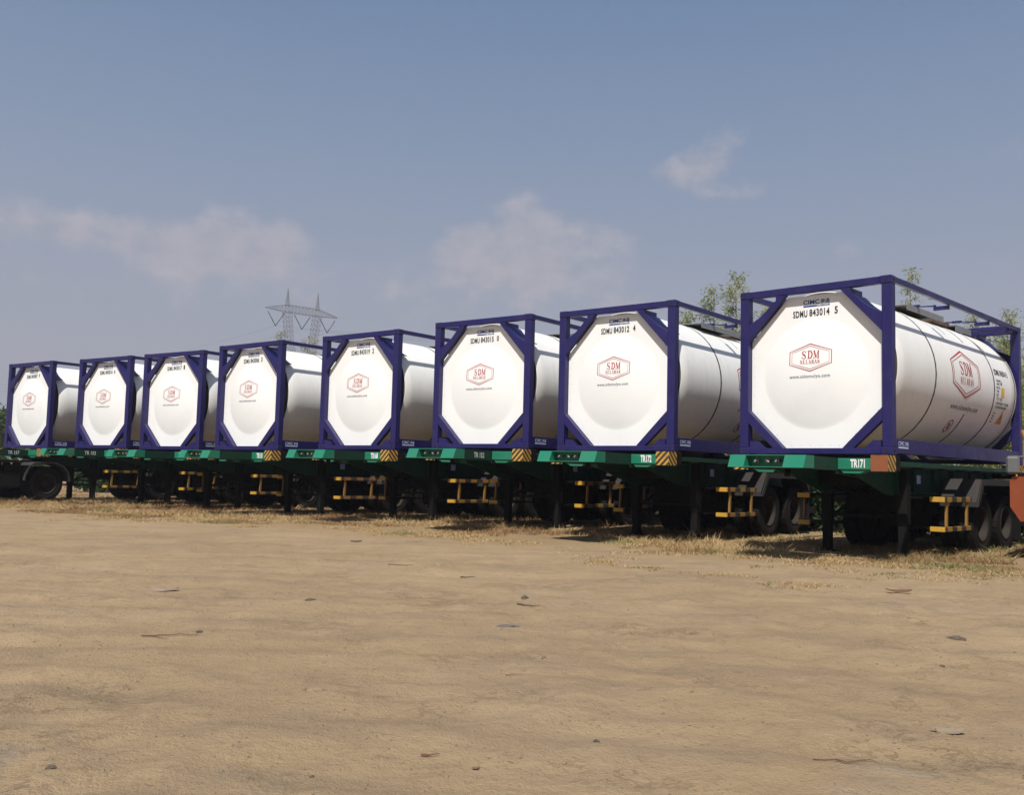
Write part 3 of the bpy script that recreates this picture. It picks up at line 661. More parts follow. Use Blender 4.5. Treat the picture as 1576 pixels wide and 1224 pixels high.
    # right hand side decals
    for sg in (1, -1):
        f0 = on_side(sg); f = f0 if sg > 0 else (lambda a, b, off, g=f0: g(LL - a, b, off))
        map_shapes(emblem(3.155, .128, 1.92, 1.25), f, 'side_emblem', MT['red'], shell, .003, .04)
        map_shapes([text_poly('www.sidomulyo.com', 1.28, .125, 3.25, -.455, 1.15)], f, 'side_web_address', MT['grey'], shell, .003, .04)
        mk = [text_poly('22T6', .30, .095, 4.83, .13), text_poly('MAX GR', .20, .040, 4.76, .035), text_poly('TARE', .14, .040, 4.73, -.03), text_poly('CAP', .12, .040, 4.72, -.095),
              text_poly('T11 UN', .30, .050, 4.84, -.165), text_poly('UNITARY TANK', .70, .045, 5.04, -.245), text_poly('CONTAINER', .62, .045, 5.00, -.315)]
        mk += [([(4.70, b), (4.80, b), (4.80, b - .02), (4.70, b - .02)], [(0, 1, 2, 3)]) for b in (-.42, -.47, -.52, -.58)]
        map_shapes(mk, f, 'side_markings', MT['ink'], shell, .003, .04)
        map_shapes([([(4.93, .045), (5.10, .045), (5.10, -.12), (4.93, -.12)], [(0, 1, 2, 3)])], f, 'yellow_decal', MT['yellow'], shell, .003, .04)
        map_shapes([([(5.02, -.62), (5.34, -.62), (5.18, -.335)], [(0, 1, 2)])], f, 'warning_triangle', MT['orange'], shell, .003, .04)
        map_shapes([([(5.165, -.44), (5.195, -.44), (5.20, -.54), (5.16, -.54)], [(0, 1, 2, 3)]), ([(5.165, -.56), (5.195, -.56), (5.195, -.585), (5.165, -.585)], [(0, 1, 2, 3)])], f, 'warning_triangle_mark', MT['ink'], shell, .005, .04)
        c0, r0 = (3.0, -.80), .13
        rg = [(c0[0] + rr * math.cos(t), c0[1] + rr * math.sin(t)) for rr in (r0, r0 - .024) for t in (2 * math.pi * k / 28 for k in range(28))]
        sh = [(rg, [(k, (k + 1) % 28, 28 + (k + 1) % 28, 28 + k) for k in range(28)]), stroke([(c0[0] - .08, c0[1] + .08), (c0[0] + .08, c0[1] - .08)], [.02, .02])]
        map_shapes(sh, f, 'prohibition_sign', MT['red'], shell, .003, .04)
        map_shapes([stroke([(c0[0] - .02, c0[1] - .06), (c0[0], c0[1]), (c0[0] + .02, c0[1] + .06)], [.03, .06, .02])], f, 'prohibition_mark', MT['ink'], shell, .0045, .04)
    # walkway and fittings on top
    for x0, x1, y0, y1 in ((.22, .66, 2.0, 3.62), (-.66, -.22, 2.0, 3.62)):
        t = MB(); t.box(x0, x1, y0, y1, 2.506, 2.518)
        t.box(x1, x1 + .006, y0, y1, 2.42, 2.520); t.box(x0 - .006, x0, y0, y1, 2.45, 2.520)
        for k in range(9): t.box(x0 + .002, x1 - .002, y0 + .05 + k * .185, y0 + .09 + k * .185, 2.5185, 2.524)
        t.box(x0 + .02, x0 + .05, y0 + .1, y1 - .1, 2.46, 2.505)
        t.build('walkway', MT['galv'], root)
    t = MB(); t.box(.20, .52, 4.62, 5.45, 2.512, 2.524); t.box(.521, .527, 4.62, 5.45, 2.41, 2.530); t.build('walkway', MT['galv'], root)
    v = MB(); v.box(-.42, .46, 3.70, 4.52, 2.470, 2.545, .02); v.box(.10, .30, 3.80, 4.0, 2.546, 2.575, .01); v.box(-.2, -.02, 4.1, 4.4, 2.546, 2.58, .01); v.tube([(.32, 4.25, 2.50), (.32, 4.25, 2.58)], .07, 14)
    v.build('valve_box', MT['valve'], root)
    l = MB(); l.tube([(0, 3.0, 2.50), (0, 3.0, 2.565)], .23, 24); l.bar((-.26, 3.0, 2.575), (.26, 3.0, 2.575), .03); l.build('manhole_lid', MT['galv'], root)
    sp_ = MB()
    for k in range(12):
        y = 4.75 + k * .085; x = .60; sp_.bar((x, y, TZ + math.sqrt(TR ** 2 - x * x) + .010), (x, y + .086, TZ + math.sqrt(TR ** 2 - x * x) + .010), .020, .032)
    sp_.build('spill_lip', MT['band'], root)
    for yb in (2.45, 4.42):
        for sx in (-1, 1):
            q = MB(); q.box(sx * .955, sx * 1.165, yb - .035, yb + .035, 2.435, 2.499, .006); q.box(sx * .925, sx * .9545, yb - .03, yb + .03, 2.435, 2.53, .004)
            q.tube([(sx * .93, yb, 2.512), (sx * .55, yb, 2.540), (sx * .35, yb, 2.552)], .013, 6); q.box(sx * .54, sx * .70, yb - .03, yb + .03, 2.522, 2.560, .004); q.build('walkway_support', bl, root)
    q = MB(); q.box(-1.148, 1.148, 5.50, 5.58, 2.515, 2.575, .006); q.box(.93, 1.149, 5.49, 5.59, 2.44, 2.514, .004); q.box(-1.149, -.93, 5.49, 5.59, 2.44, 2.514, .004); q.build('cross_beam', bl, root)
    return root, pn, shell

SERIAL = ['843007  9', '843016  6', '843017  1', '843006  3', '843019  2', '843015  0', '843012  4', '843014  5']
CL = ['leftmost of the eight white tank containers, in blue frame, narrowest and farthest', 'white tank container in blue frame, second from the left, numbered 843016',
      'white tank container in blue frame, third from the left, numbered 843017', 'white tank container in blue frame numbered 843006, just left of number 843019 below the pylon',
      'white tank container in blue frame numbered 843019, just right of the pylon', 'white tank container in blue frame numbered 843015 on the trailer lettered TR 152',
      'second nearest white tank container, numbered 843012 on the trailer lettered TR172', 'nearest and largest white tank container, blue frame, numbered 843014, red side emblem in view']
# ------------------------------------------------------------------ trailer (origin on the ground below the container's front centre)
def make_wheel_parts():
    """tyre, rim meshes for one wheel, axis along x, outer face at +x"""
    w = .27; R = .50; n = 60
    t = MB(); prof = [(-.10, .30), (-.125, .34), (-.135, .42), (-.118, .475), (-.105, .492), (.105, .492), (.118, .475), (.135, .42), (.125, .34), (.10, .30)]
    t.lathe_x(prof, 0, 0, 0, n, 0, True, True)
    for k in range(30):
        for s in (-1, 1):
            a = 2 * math.pi * (k + (.5 if s > 0 else 0)) / 30; da = .07
            vs = []
            for aa in (a - da, a + da):
                for xx, rr in ((s * .012, .488), (s * .120, .466), (s * .117, .492), (s * .012, .506)):
                    a2 = aa + .05 * (abs(xx) / .12); vs.append((xx, rr * math.cos(a2), rr * math.sin(a2)))
            t.add(vs, [(0, 1, 2, 3), (7, 6, 5, 4), (0, 4, 5, 1), (1, 5, 6, 2), (2, 6, 7, 3), (3, 7, 4, 0)])
    r = MB(); r.lathe_x([(.112, .300), (.125, .292), (.118, .280), (.09, .265), (-.02, .250), (-.070, .235), (-.085, .13), (-.07, .125), (-.07, .001)], 0, 0, 0, 36)
    r.lathe_x([(-.112, .300), (-.125, .292), (-.1, .27), (-.04, .25)], 0, 0, 0, 36)
    for k in range(8):
        a = 2 * math.pi * k / 8; r.tube([(-.086, .17 * math.cos(a), .17 * math.sin(a)), (-.052, .17 * math.cos(a), .17 * math.sin(a))], .016, 6)
    h = MB(); h.lathe_x([(-.08, .115), (.005, .10), (.02, .085), (.02, .001)], 0, 0, 0, 24)
    return t, r, h
def add_wheel(parent, x, y, z, flip):
    t, r, h = add_wheel.cache
    w = bpy.data.objects.new('wheel', h); COL.objects.link(w); w.parent = parent; w.location = (x, y, z); w.rotation_euler = (rnd.uniform(0, 6.28), 0, math.pi if flip else 0)
    for nm, me in (('tyre', t), ('rim', r)):
        o = bpy.data.objects.new(nm, me); COL.objects.link(o); o.parent = w
def prep_wheels():
    t, r, h = make_wheel_parts(); out = []
    for mb, m in ((t, MT['tyre']), (r, MT['rim']), (h, MT['rim'])):
        o = mb.build('tmp', m); out.append(o.data); bpy.data.objects.remove(o)
    for me, nm in zip(out, ('tyre', 'rim', 'hub')): me.name = nm
    add_wheel.cache = out
prep_wheels()
def make_trailer():
    root = empty('container_trailer'); G, G_SHADE, K = MT['green'], MT['green_shade'], MT['black']
    top = D0 - .003
    # nose of the gooseneck: two front blocks with a pocket for the couplings, sloping face
    def block(x0, x1):
        return [(x0, x1)]
    def face(mb, x0, x1, yt=-1.34, yb=-1.42, yr=-1.10):
        P = [(yr, 1.335), (yb, 1.335), (yt, 1.512), (yr, 1.512)]; mb.yz(P, x0, x1)
    nb = MB(); face(nb, -.58, -.33); face(nb, .27, .58); nb.yz([(-1.10, 1.335), (-1.425, 1.335), (-1.425, 1.347), (-1.10, 1.347)], -.33, .27); nb.yz([(-1.10, 1.500), (-1.345, 1.500), (-1.345, 1.512), (-1.10, 1.512)], -.33, .27)
    nb.box(-.33, .27, -1.20, -1.10, 1.347, 1.500); nb.build('nose', G, root)
    # side walls of the gooseneck, tapering towards the wing
    gn = MB()
    for s in (-1, 1):
        pl = [(s * .58, -1.099), (s * .47, -.152), (s * .43, -.152), (s * .54, -1.099)]
        gn.prism(pl, lambda a, b: (a, b, 1.325), lambda a, b: (a, b, 1.506))
        gn.prism([(s * .47, -.152), (s * .47, 1.0), (s * .43, 1.0), (s * .43, -.152)], lambda a, b: (a, b, 1.28 if b < 0 else 1.20), lambda a, b: (a, b, 1.506))
    gn.build('gooseneck_side', G_SHADE, root)
    dk = MB(); dk.prism([(-.535, -1.098), (.535, -1.098), (.428, -.15), (-.428, -.15)], lambda a, b: (a, b, 1.49), lambda a, b: (a, b, 1.504)); dk.prism([(-.535, -1.098), (.535, -1.098), (.428, -.15), (-.428, -.15)], lambda a, b: (a, b, 1.325), lambda a, b: (a, b, 1.337))
    dk.build('gooseneck_plate', K, root)
    for x, c in ((-.20, 0), (-.03, 1), (.12, 0)):
        q = MB(); q.tube([(x, -1.20, 1.43), (x, -1.27, 1.43)], .019, 8); q.tube([(x, -1.27, 1.43), (x, -1.30, 1.43), (x + (.05 if c else -.01), -1.325, 1.405)], .017, 8); q.box(x - .035, x + .035, -1.285, -1.262, 1.40, 1.455, .004)
        q.tube([(x, -1.285, 1.45), (x + .02, -1.30, 1.475)], .009, 6); q.build('air_coupling', MT['coupling'], root)
    for s in (-1, 1):
        w = MB(); w.box(s * .475, s * .968, -.150, .050, 1.340, 1.500, .006); w.xz([(s * .50, 1.339), (s * .92, 1.339), (s * .80, 1.285), (s * .56, 1.285)], -.13, .04); w.build('front_bolster', G, root)
        b = MB(); b.box(s * .970, s * 1.218, -.160, .280, 1.325, top, .008); b.build('corner_box', K, root)
        h = MB(); h.box(s * .972, s * 1.222, -.1655, -.1605, 1.318, top - .002); h.build('hazard_plate', MT['hz_front'], root)
        h = MB(); h.box(s * 1.2185, s * 1.2235, -.165, .10, 1.318, top - .002); h.build('side_hazard_plate', MT['hz_side'], root)
        c = MB(); c.yz([(.051, 1.33), (.051, 1.48), (1.2, 1.48), (1.75, 1.48), (1.75, .96), (1.45, .98)], s * .50, s * .53); c.build('web_gusset', G_SHADE, root)
        m = MB(); m.box(s * .48, s * .60, 1.76, 6.60, 1.44, 1.50, .004); m.box(s * .53, s * .548, 1.76, 6.60, 1.02, 1.44); m.box(s * .48, s * .60, 1.76, 6.60, .985, 1.02, .003)
        m.box(s * .48, s * .60, 1.755, 1.765, 1.03, 1.43)
        for k in range(5): m.box(s * .549, s * .60, 2.4 + k * .9, 2.415 + k * .9, 1.021, 1.439)
        m.build('chassis_beam', G_SHADE, root)
        # landing leg
        g = MB(); g.box(s * .550, s * .715, 1.79, 1.95, .50, 1.43, .008); g.box(s * .568, s * .697, 1.805, 1.935, .03, .50, .004); g.box(s * .532, s * .549, 1.79, 1.95, 1.05, 1.40)
        lg = g.build('landing_leg', K, root); ft = MB(); ft.box(s * .49, s * .775, 1.73, 2.01, .0, .03, .004); ft.yz([(1.78, .031), (1.96, .031), (1.92, .12), (1.82, .12)], s * .63 - .012, s * .63 + .012); ft.build('foot', K, lg)
        # side guard
        cap = MT['guardcap']; gd = MB(); 
        for z, dz in ((.885, .075), (.425, .07)):
            gd.box(s * 1.165, s * 1.225, 2.004, 3.22, z, z + dz, .004)
        g1 = gd.build('side_guard', MT['guard'], root)
        for z, dz in ((.883, .080), (.423, .075)): gc = MB(); gc.box(s * 1.005, s * 1.227, 1.955, 2.002, z, z + dz, .004); gc.build('guard_end_cap', cap, g1)
        for yy in (2.14, 3.05): gp = MB(); gp.bar((s * 1.19, yy, .50), (s * 1.19, yy + .02, .885), .035, .05); gp.build('guard_upright', MT['guardpost'], g1)
        gb = MB(); gb.box(s * .60, s * 1.16, 2.05, 2.10, .93, .96); gb.box(s * .60, s * 1.16, 3.08, 3.12, .93, .96); gb.box(s * .70, s * 1.16, 2.05, 3.12, .945, .965) ; gb.box(s * .70, s * 1.163, 2.06, 3.12, .455, .475); gb.build('guard_bracket', K, g1)
        # fender over the tandem wheels
        th = .012; fo = [(3.36, .80), (3.36, .88), (3.62, 1.265), (5.62, 1.265), (5.86, .90)]
        fi = [(p[0] + (.012 if i < 3 else -.012), p[1] - (.0 if i in (0, 4) else .014)) for i, p in enumerate(fo)]
        q = MB(); vs = [(s * .66, a, b) for a, b in fo] + [(s * 1.25, a, b) for a, b in fo] + [(s * .66, a, b) for a, b in fi] + [(s * 1.25, a, b) for a, b in fi]
        fs = []
        for i in range(4): fs += [(i, i + 1, 6 + i, 5 + i), (10 + i, 11 + i, 16 + i, 15 + i), (i, i + 1, 11 + i, 10 + i), (5 + i, 6 + i, 16 + i, 15 + i)]
        q.add(vs, fs); q.yz([(3.40, .80), (3.66, 1.252), (5.58, 1.252), (5.80, .92), (5.74, .92), (5.55, 1.16), (3.75, 1.16), (3.50, .80)], s * 1.235, s * 1.252)
        fe = q.build('fender', MT['fender'], root)
        st = MB()
        for x0, x1 in ((.74, .86), (.96, 1.06)):
            d = Vector((0, .26, .385)).normalized(); nrm = Vector((0, -d.z, d.y)); A = Vector((0, 3.37, .895)) + nrm * .003; B = Vector((0, 3.615, 1.258)) + nrm * .003
            st.add([(s * x0, A.y, A.z), (s * x1, A.y, A.z), (s * x1, B.y, B.z), (s * x0, B.y, B.z)], [(0, 1, 2, 3)])
        st.build('fender_stripe', MT['fstripe'], fe)
        mf = MB(); mf.box(s * .62, s * 1.20, 5.90, 5.912, .18, 1.0); mf.build('mud_flap', K, root)
        for yy in (4.02, 5.27):
            add_wheel(root, s * 1.015, yy, .50, s < 0); add_wheel(root, s * .700, yy, .50, s > 0)
        sp = MB()
        for yy in (4.02, 5.27):
            sp.yz([(yy - .55, .70), (yy, .60), (yy + .55, .70), (yy + .55, .75), (yy, .66), (yy - .55, .75)], s * .47, s * .55); sp.box(s * .46, s * .56, yy + .53, yy + .66, .65, .985)
        sp.box(s * .46, s * .56, 3.38, 3.50, .65, .985); sp.build('leaf_spring', K, root)
        rb = MB(); rb.box(s * .90, s * 1.218, 5.85, 6.20, 1.35, top, .005); rb.build('rear_corner_box', K, root)
        rh = MB(); rh.box(s * 1.2185, s * 1.2235, 5.86, 6.19, 1.345, top - .002); rh.build('side_hazard_plate', MT['hz_side'], root)
        am = MB(); am.box(s * 1.2, s * 1.226, 5.66, 5.80, 1.33, 1.45, .004); am.build('amber_reflector', MT['amber'], root)
        sg = MB(); sg.box(s * .601, s * .606, 2.50, 2.66, 1.16, 1.30); sg.build('reflector_plate', MT['pale'], root)
        sr = MB(); sr.box(s * 1.14, s * 1.20, .30, 5.84, 1.40, 1.47, .004); sr.build('side_rail', G_SHADE, root)
    for yy in (1.25, 2.3, 3.2, 4.0, 4.9, 5.6, 6.4):
        c = MB(); c.box(-.478, .478, yy, yy + .08, 1.10, 1.42, .004)
        for s in (-1, 1): c.box(s * .602, s * 1.138, yy, yy + .06, 1.39, 1.46)
        c.build('cross_member', K, root)
    ax = MB(); ax.tube([(-1.0, 4.02, .5), (1.0, 4.02, .5)], .07, 12); ax.build('axle', K, root); ax = MB(); ax.tube([(-1.0, 5.27, .5), (1.0, 5.27, .5)], .07, 12); ax.build('axle', K, root)
    br = MB(); br.bar((-.62, 1.87, .62), (.62, 1.87, .62), .05); br.bar((-.60, 1.90, .55), (.60, 1.90, 1.2), .03); br.bar((.60, 1.90, .55), (-.60, 1.90, 1.2), .03); br.bar((.55, 1.95, .62), (.45, 3.0, 1.1), .04); br.bar((-.55, 1.95, .62), (-.45, 3.0, 1.1), .04); br.build('leg_brace', K, root)
    tk = MB(); tk.tube([(-.42, 2.75, .80), (.42, 2.75, .80)], .15, 16); tk.tube([(-.35, 3.4, .78), (.35, 3.4, .78)], .13, 16); tk.box(-.45, .45, 2.2, 2.5, .70, 1.05, .01); tk.build('air_tank', K, root)
    sw = MB(); sw.box(-.44, .44, 3.55, 3.60, .40, 1.05, .01); sw.build('filler_panel', K, root); sw = MB(); sw.box(-.46, .46, 5.70, 5.74, .35, 1.0, .01); sw.build('rear_filler_panel', K, root); sw = MB(); sw.box(-1.15, 1.15, 6.35, 6.43, .42, .56, .005); sw.box(-.5, -.42, 6.36, 6.42, .561, 1.29); sw.box(.42, .5, 6.36, 6.42, .561, 1.29); sw.build('underrun_guard', K, root)  # thin panels between the beams are added only to keep the underside dark
    rr = MB(); rr.box(-1.2, 1.2, 6.45, 6.53, 1.30, 1.48, .005); rr.build('rear_bumper', K, root)
    for s in (-1, 1):
        for k in range(2):
            hz_ = MB(); hz_.tube([(s * (.25 - .1 * k), 1.3 + (yy - 1.3) * .1 * j, 1.08 - .10 * math.sin(math.pi * j / 5 * (1 + k))) for j, yy in ((q, 4.0) for q in range(11))], .012, 6); hz_.build('air_hose', K, root)
        for yy in (3.78, 5.03):
            bc = MB(); bc.tube([(s * .36, yy, .62), (s * .36, yy - .05, .62), (s * .36, yy - .18, .62)], [.07, .09, .09], 12); bc.build('brake_chamber', K, root)
    kp = MB(); kp.tube([(0, -.75, 1.32), (0, -.75, 1.22)], .045, 12); kp.build('kingpin', K, root)
    return root

def letter_trailer(root, body, where):
    if where == 'wing': map_shapes([text_poly(body, .215 if len(body) < 6 else .25, .125, .775, 1.425, 1.0, .04)], lambda a, b, off: (a, -.150 - off, b), 'trailer_lettering', MT['wink'], root, .003)
    else:
        a0 = math.atan2(.11, .947); c, s = math.cos(a0), math.sin(a0)
        def fn(a, b, off): return (.58 - s * a + c * off, -1.099 + c * a + s * off, b)
        map_shapes([text_poly(body, .36, .10, .50, 1.415)], fn, 'trailer_lettering', MT['wink'], root, .003)
TRL = [('TR 157', 'nose'), ('TR 153', 'nose'), ('TR', 'wing'), ('TR110', 'wing'), ('TR168', 'wing'), ('TR 152', 'nose'), ('TR172', 'wing'), ('TR171', 'wing')]
TL = ['green skeletal container trailer at the far left, coupled to a truck, lettered TR 157', 'green skeletal container trailer second from the left, lettered TR 153 on its nose', 'green skeletal container trailer third from the left, its lettering half hidden by the next nose',
      'green skeletal container trailer lettered TR110, with rusty side guard, below the tank numbered 843006', 'green skeletal container trailer lettered TR168, below the tank right of the pylon', 'green skeletal container trailer lettered TR 152 on its nose, below the tank numbered 843015',
      'green skeletal container trailer lettered TR172 with striped corner, second nearest', 'nearest green skeletal container trailer, lettered TR171, with rusty orange corner plate']
def place_all():
    c0, pn0, sh0 = make_container(); t0 = make_trailer()
    for i, (x, y, yaw, dz) in enumerate(PLACES):
        c = c0 if i == 0 else copy_tree(c0); t = t0 if i == 0 else copy_tree(t0)
        c.location = (x, y, D0 + dz); c.rotation_euler = (0, 0, R_(yaw)); t.location = (x, y, dz); t.rotation_euler = (0, 0, R_(yaw))
        tag(c, CL[i], 'tank container', 'tank containers parked in a row on trailers'); tag(t, TL[i], 'trailer', 'container trailers parked in a row')
        roots.append((c, t))
roots = []
place_all()
for i, (c, t) in enumerate(roots):
    pn = [o for o in c.children if o.name.startswith('end_panel') and any(k.name.startswith('emblem') for k in o.children)][0]
    sh = [o for o in c.children if o.name.startswith('tank_shell')][0]; num = SERIAL[i].split()
    for nm, sh_ in (('owner_code', text_poly('SDMU', .235, .108, -.245, 2.168, 1.1, .030)), ('serial_number', text_poly(num[0], .325, .112, .068, 2.175, 1.1, .030)), ('check_digit', text_poly(num[1], .052, .112, .335, 2.182, 1, .030))):
        map_shapes([sh_], on_panel, nm, MT['ink'], pn, .003)
    for sg in (1, -1):
        f0 = on_side(sg); f = f0 if sg > 0 else (lambda a, b, off, g=f0: g(LL - a, b, off))
        map_shapes([text_poly('SDMU ' + num[0] + ' ' + num[1], .74, .115, 5.03, .315)], f, 'side_container_number', MT['ink'], sh, .003, .04)
    letter_trailer(t, *TRL[i])
# the nearest trailer's right corner plate has lost its stripes to rust; trailer fourth from left has a rusty guard
for o in roots[7][1].children:
    if o.name.startswith('hazard_plate') and max(v.co.x for v in o.data.vertices) > 1: o.data = o.data.copy(); o.data.materials[0] = MT['rust']; o['label'] = 'rusty orange corner plate'
for o in roots[3][1].children:
    if o.name.startswith('side_guard'): o.data = o.data.copy(); o.data.materials[0] = MT['guardold']; o['label'] = 'rusty faded side guard'

# ------------------------------------------------------------------ truck coupled to the leftmost trailer (only its rear wheel and mudguard are in the picture)
def build_truck():
    x, y, yaw, dz = PLACES[0]; root = empty('tractor_truck', (x, y, 0), R_(yaw)); K = MT['black']
    tag(root, 'dark truck coupled under the leftmost trailer, its rear wheel and dusty mudguard showing', 'truck')
    for s in (-1, 1):
        m = MB(); m.box(s * .38, s * .46, -5.4, .75, .80, 1.02, .005); m.build('chassis_rail', K, root)
        for yy in (.12,): add_wheel(root, s * .985, yy, .52, s < 0); add_wheel(root, s * .670, yy, .52, s > 0)
        add_wheel(root, s * .98, -4.3, .52, s < 0)
        g = MB(); n = 10; P = []
        cy, cz, r = .12, .52, .62
        P = [(-.62, .62), (-.60, .80), (-.50, 1.02), (-.36, 1.125), (-.1, 1.15), (.30, 1.15), (.55, 1.05), (.72, .85), (.78, .62)]
        vs = []
        for a, b in P: vs += [(s * .62, a, b), (s * 1.24, a, b), (s * 1.24, a * 1.0 + (.03 if a < 0 else -.03), b - .03), (s * .62, a + (.03 if a < 0 else -.03), b - .03)]
        fs = [(i * 4 + j, i * 4 + (j + 1) % 4, (i + 1) * 4 + (j + 1) % 4, (i + 1) * 4 + j) for i in range(len(P) - 1) for j in range(4)]
        g.add(vs, fs); g.build('mudguard', MT['fender'], root)
        g = MB(); g.box(s * .62, s * 1.24, -1.45, -.52, 1.128, 1.142); g.build('deck_plate', MT['fender'], root)
        for k in range(3): t = MB(); yy = -1.3 + k * .27; t.tube([(s * 1.0, yy, .86), (s * 1.0, yy, .90), (s * 1.0, yy, 1.06), (s * 1.0, yy, 1.12)], [.06, .115, .115, .07], 14); t.build('air_bellow', K, root)
        t = MB(); t.box(s * .60, s * 1.16, -1.9, -.68, .42, .84, .03); t.build('battery_box', K, root)
        t = MB(); t.tube([(s * .85, -2.3, .7), (s * .85, -3.4, .7)], .28, 18); t.build('fuel_tank', K, root)
    a = MB()
    for yy in (.12, -4.3): a.tube([(-1, yy, .52), (1, yy, .52)], .08, 12)
    a.build('axle', K, root)
    f = MB(); f.prism([(-.45, -.9), (.45, -.9), (.5, .2), (.3, .5), (-.3, .5), (-.5, .2)], lambda p, q: (p, q, 1.10), lambda p, q: (p, q, 1.19)); f.build('fifth_wheel', K, root)
    cb = MB(); prof = [(-5.6, .70), (-5.6, 1.55), (-5.35, 2.65), (-5.1, 2.85), (-3.7, 2.85), (-3.6, 2.7), (-3.6, .75)]; cb.yz(prof, -1.2, 1.2); cab = cb.build('cab', MT['cab'], root)
    g = MB(); g.add([(-1.05, -5.575, 1.60), (1.05, -5.575, 1.60), (1.0, -5.375, 2.50), (-1.0, -5.375, 2.50)], [(0, 1, 2, 3)]); g.build('windscreen', MT['skirt'], cab)
    for s in (-1, 1): w = MB(); w.yz([(-5.3, 1.6), (-5.15, 2.4), (-4.3, 2.4), (-4.3, 1.6)], s * 1.201, s * 1.206); w.build('side_window', MT['skirt'], cab)
    bmp_ = MB(); bmp_.box(-1.2, 1.2, -5.72, -5.602, .42, .72, .02); bmp_.build('bumper', K, cab)
build_truck()

# ------------------------------------------------------------------ orange vehicle at the right edge
def build_orange():
    # local: nose corner at origin, x along its front (away to the right), y to its rear
    root = empty('orange_pickup', (7.745, 15.0, 0), R_(-36)); O = MT['cab']
    tag(root, 'orange vehicle cut off by the right edge, with grey mirror and brown pillar', 'vehicle')
    b = MB(); P = [(0, .80), (0, 1.22), (.05, 1.27), (1.70, 1.27), (1.75, 1.22), (1.75, .80), (1.58, .58), (.14, .58)]
    b.prism(P, lambda a, z: (a, 0, z), lambda a, z: (a, 3.4, z)); bd = b.build('body', O, root)
    c = MB(); c.box(.35, 1.40, -.03, -.003, .78, 1.02, .01); c.build('grille', MT['black'], bd)
    c = MB(); c.box(.30, 1.45, -.10, -.004, .595, .70, .015); c.build('bumper', MT['black'], bd)
    cw = MB(); cw.box(.10, 1.65, .05, .60, 1.271, 1.33, .01); cw.build('cowl', MT['black'], bd)
    rf = MB(); rf.box(.36, 1.45, .75, 2.2, 2.02, 2.09, .02); rf.build('roof', O, root)
    for s, x in ((1, .10), (-1, 1.65)):
        for P0, P1 in (((x + .02 * s, .45, 2.00), (x + .16 * s, .30, 1.62)), ((x + .16 * s, .30, 1.63), (x + .20 * s, .28, 1.30)), ((x + .07 * s, .40, 1.86), (x + .06 * s, .36, 1.30)), ((x + .03 * s, .46, 1.99), (x + .30 * s, .90, 2.04))):
            p = MB(); p.bar(P0, P1, .045, .04); p.build('windscreen_pillar', MT['cabbrown'], root)
        p = MB(); p.bar((x + .3 * s, 2.1, 1.271), (x + .3 * s, 2.1, 2.02), .06, .05); p.build('rear_pillar', MT['cabbrown'], root)
    m = MB(); m.box(-.045, .15, -.075, 0, 1.30, 1.58, .035); mi = m.build('mirror', MT['mirror'], root)
    a = MB(); a.tube([(.05, 0, 1.56), (.12, .20, 1.57), (.20, .28, 1.56)], .010, 8); a.tube([(-.02, -.02, 1.585), (.35, .02, 1.58)], .007, 6); a.build('mirror_arm', MT['mirror'], mi)
    for x in (.10, 1.60):
        for yy in (.75, 2.9):
            w = MB(); w.lathe_x([(-.09, .18), (-.1, .29), (-.07, .33), (.07, .33), (.1, .29), (.09, .18), (.05, .16), (.04, .001)], 0, 0, 0, 36); w.lathe_x([(-.09, .18), (-.05, .001)], 0, 0, 0, 36); x = .36 if x < 1 else 1.5; o = w.build('wheel', MT['tyre'], root, (x, yy, .33)); o.rotation_euler = (0, 0, math.pi if x < 1 else 0)
    s = MB(); s.box(.45, 1.35, 1.7, 2.0, 1.272, 1.85, .03); s.build('seat', MT['skirt'], root)
build_orange()

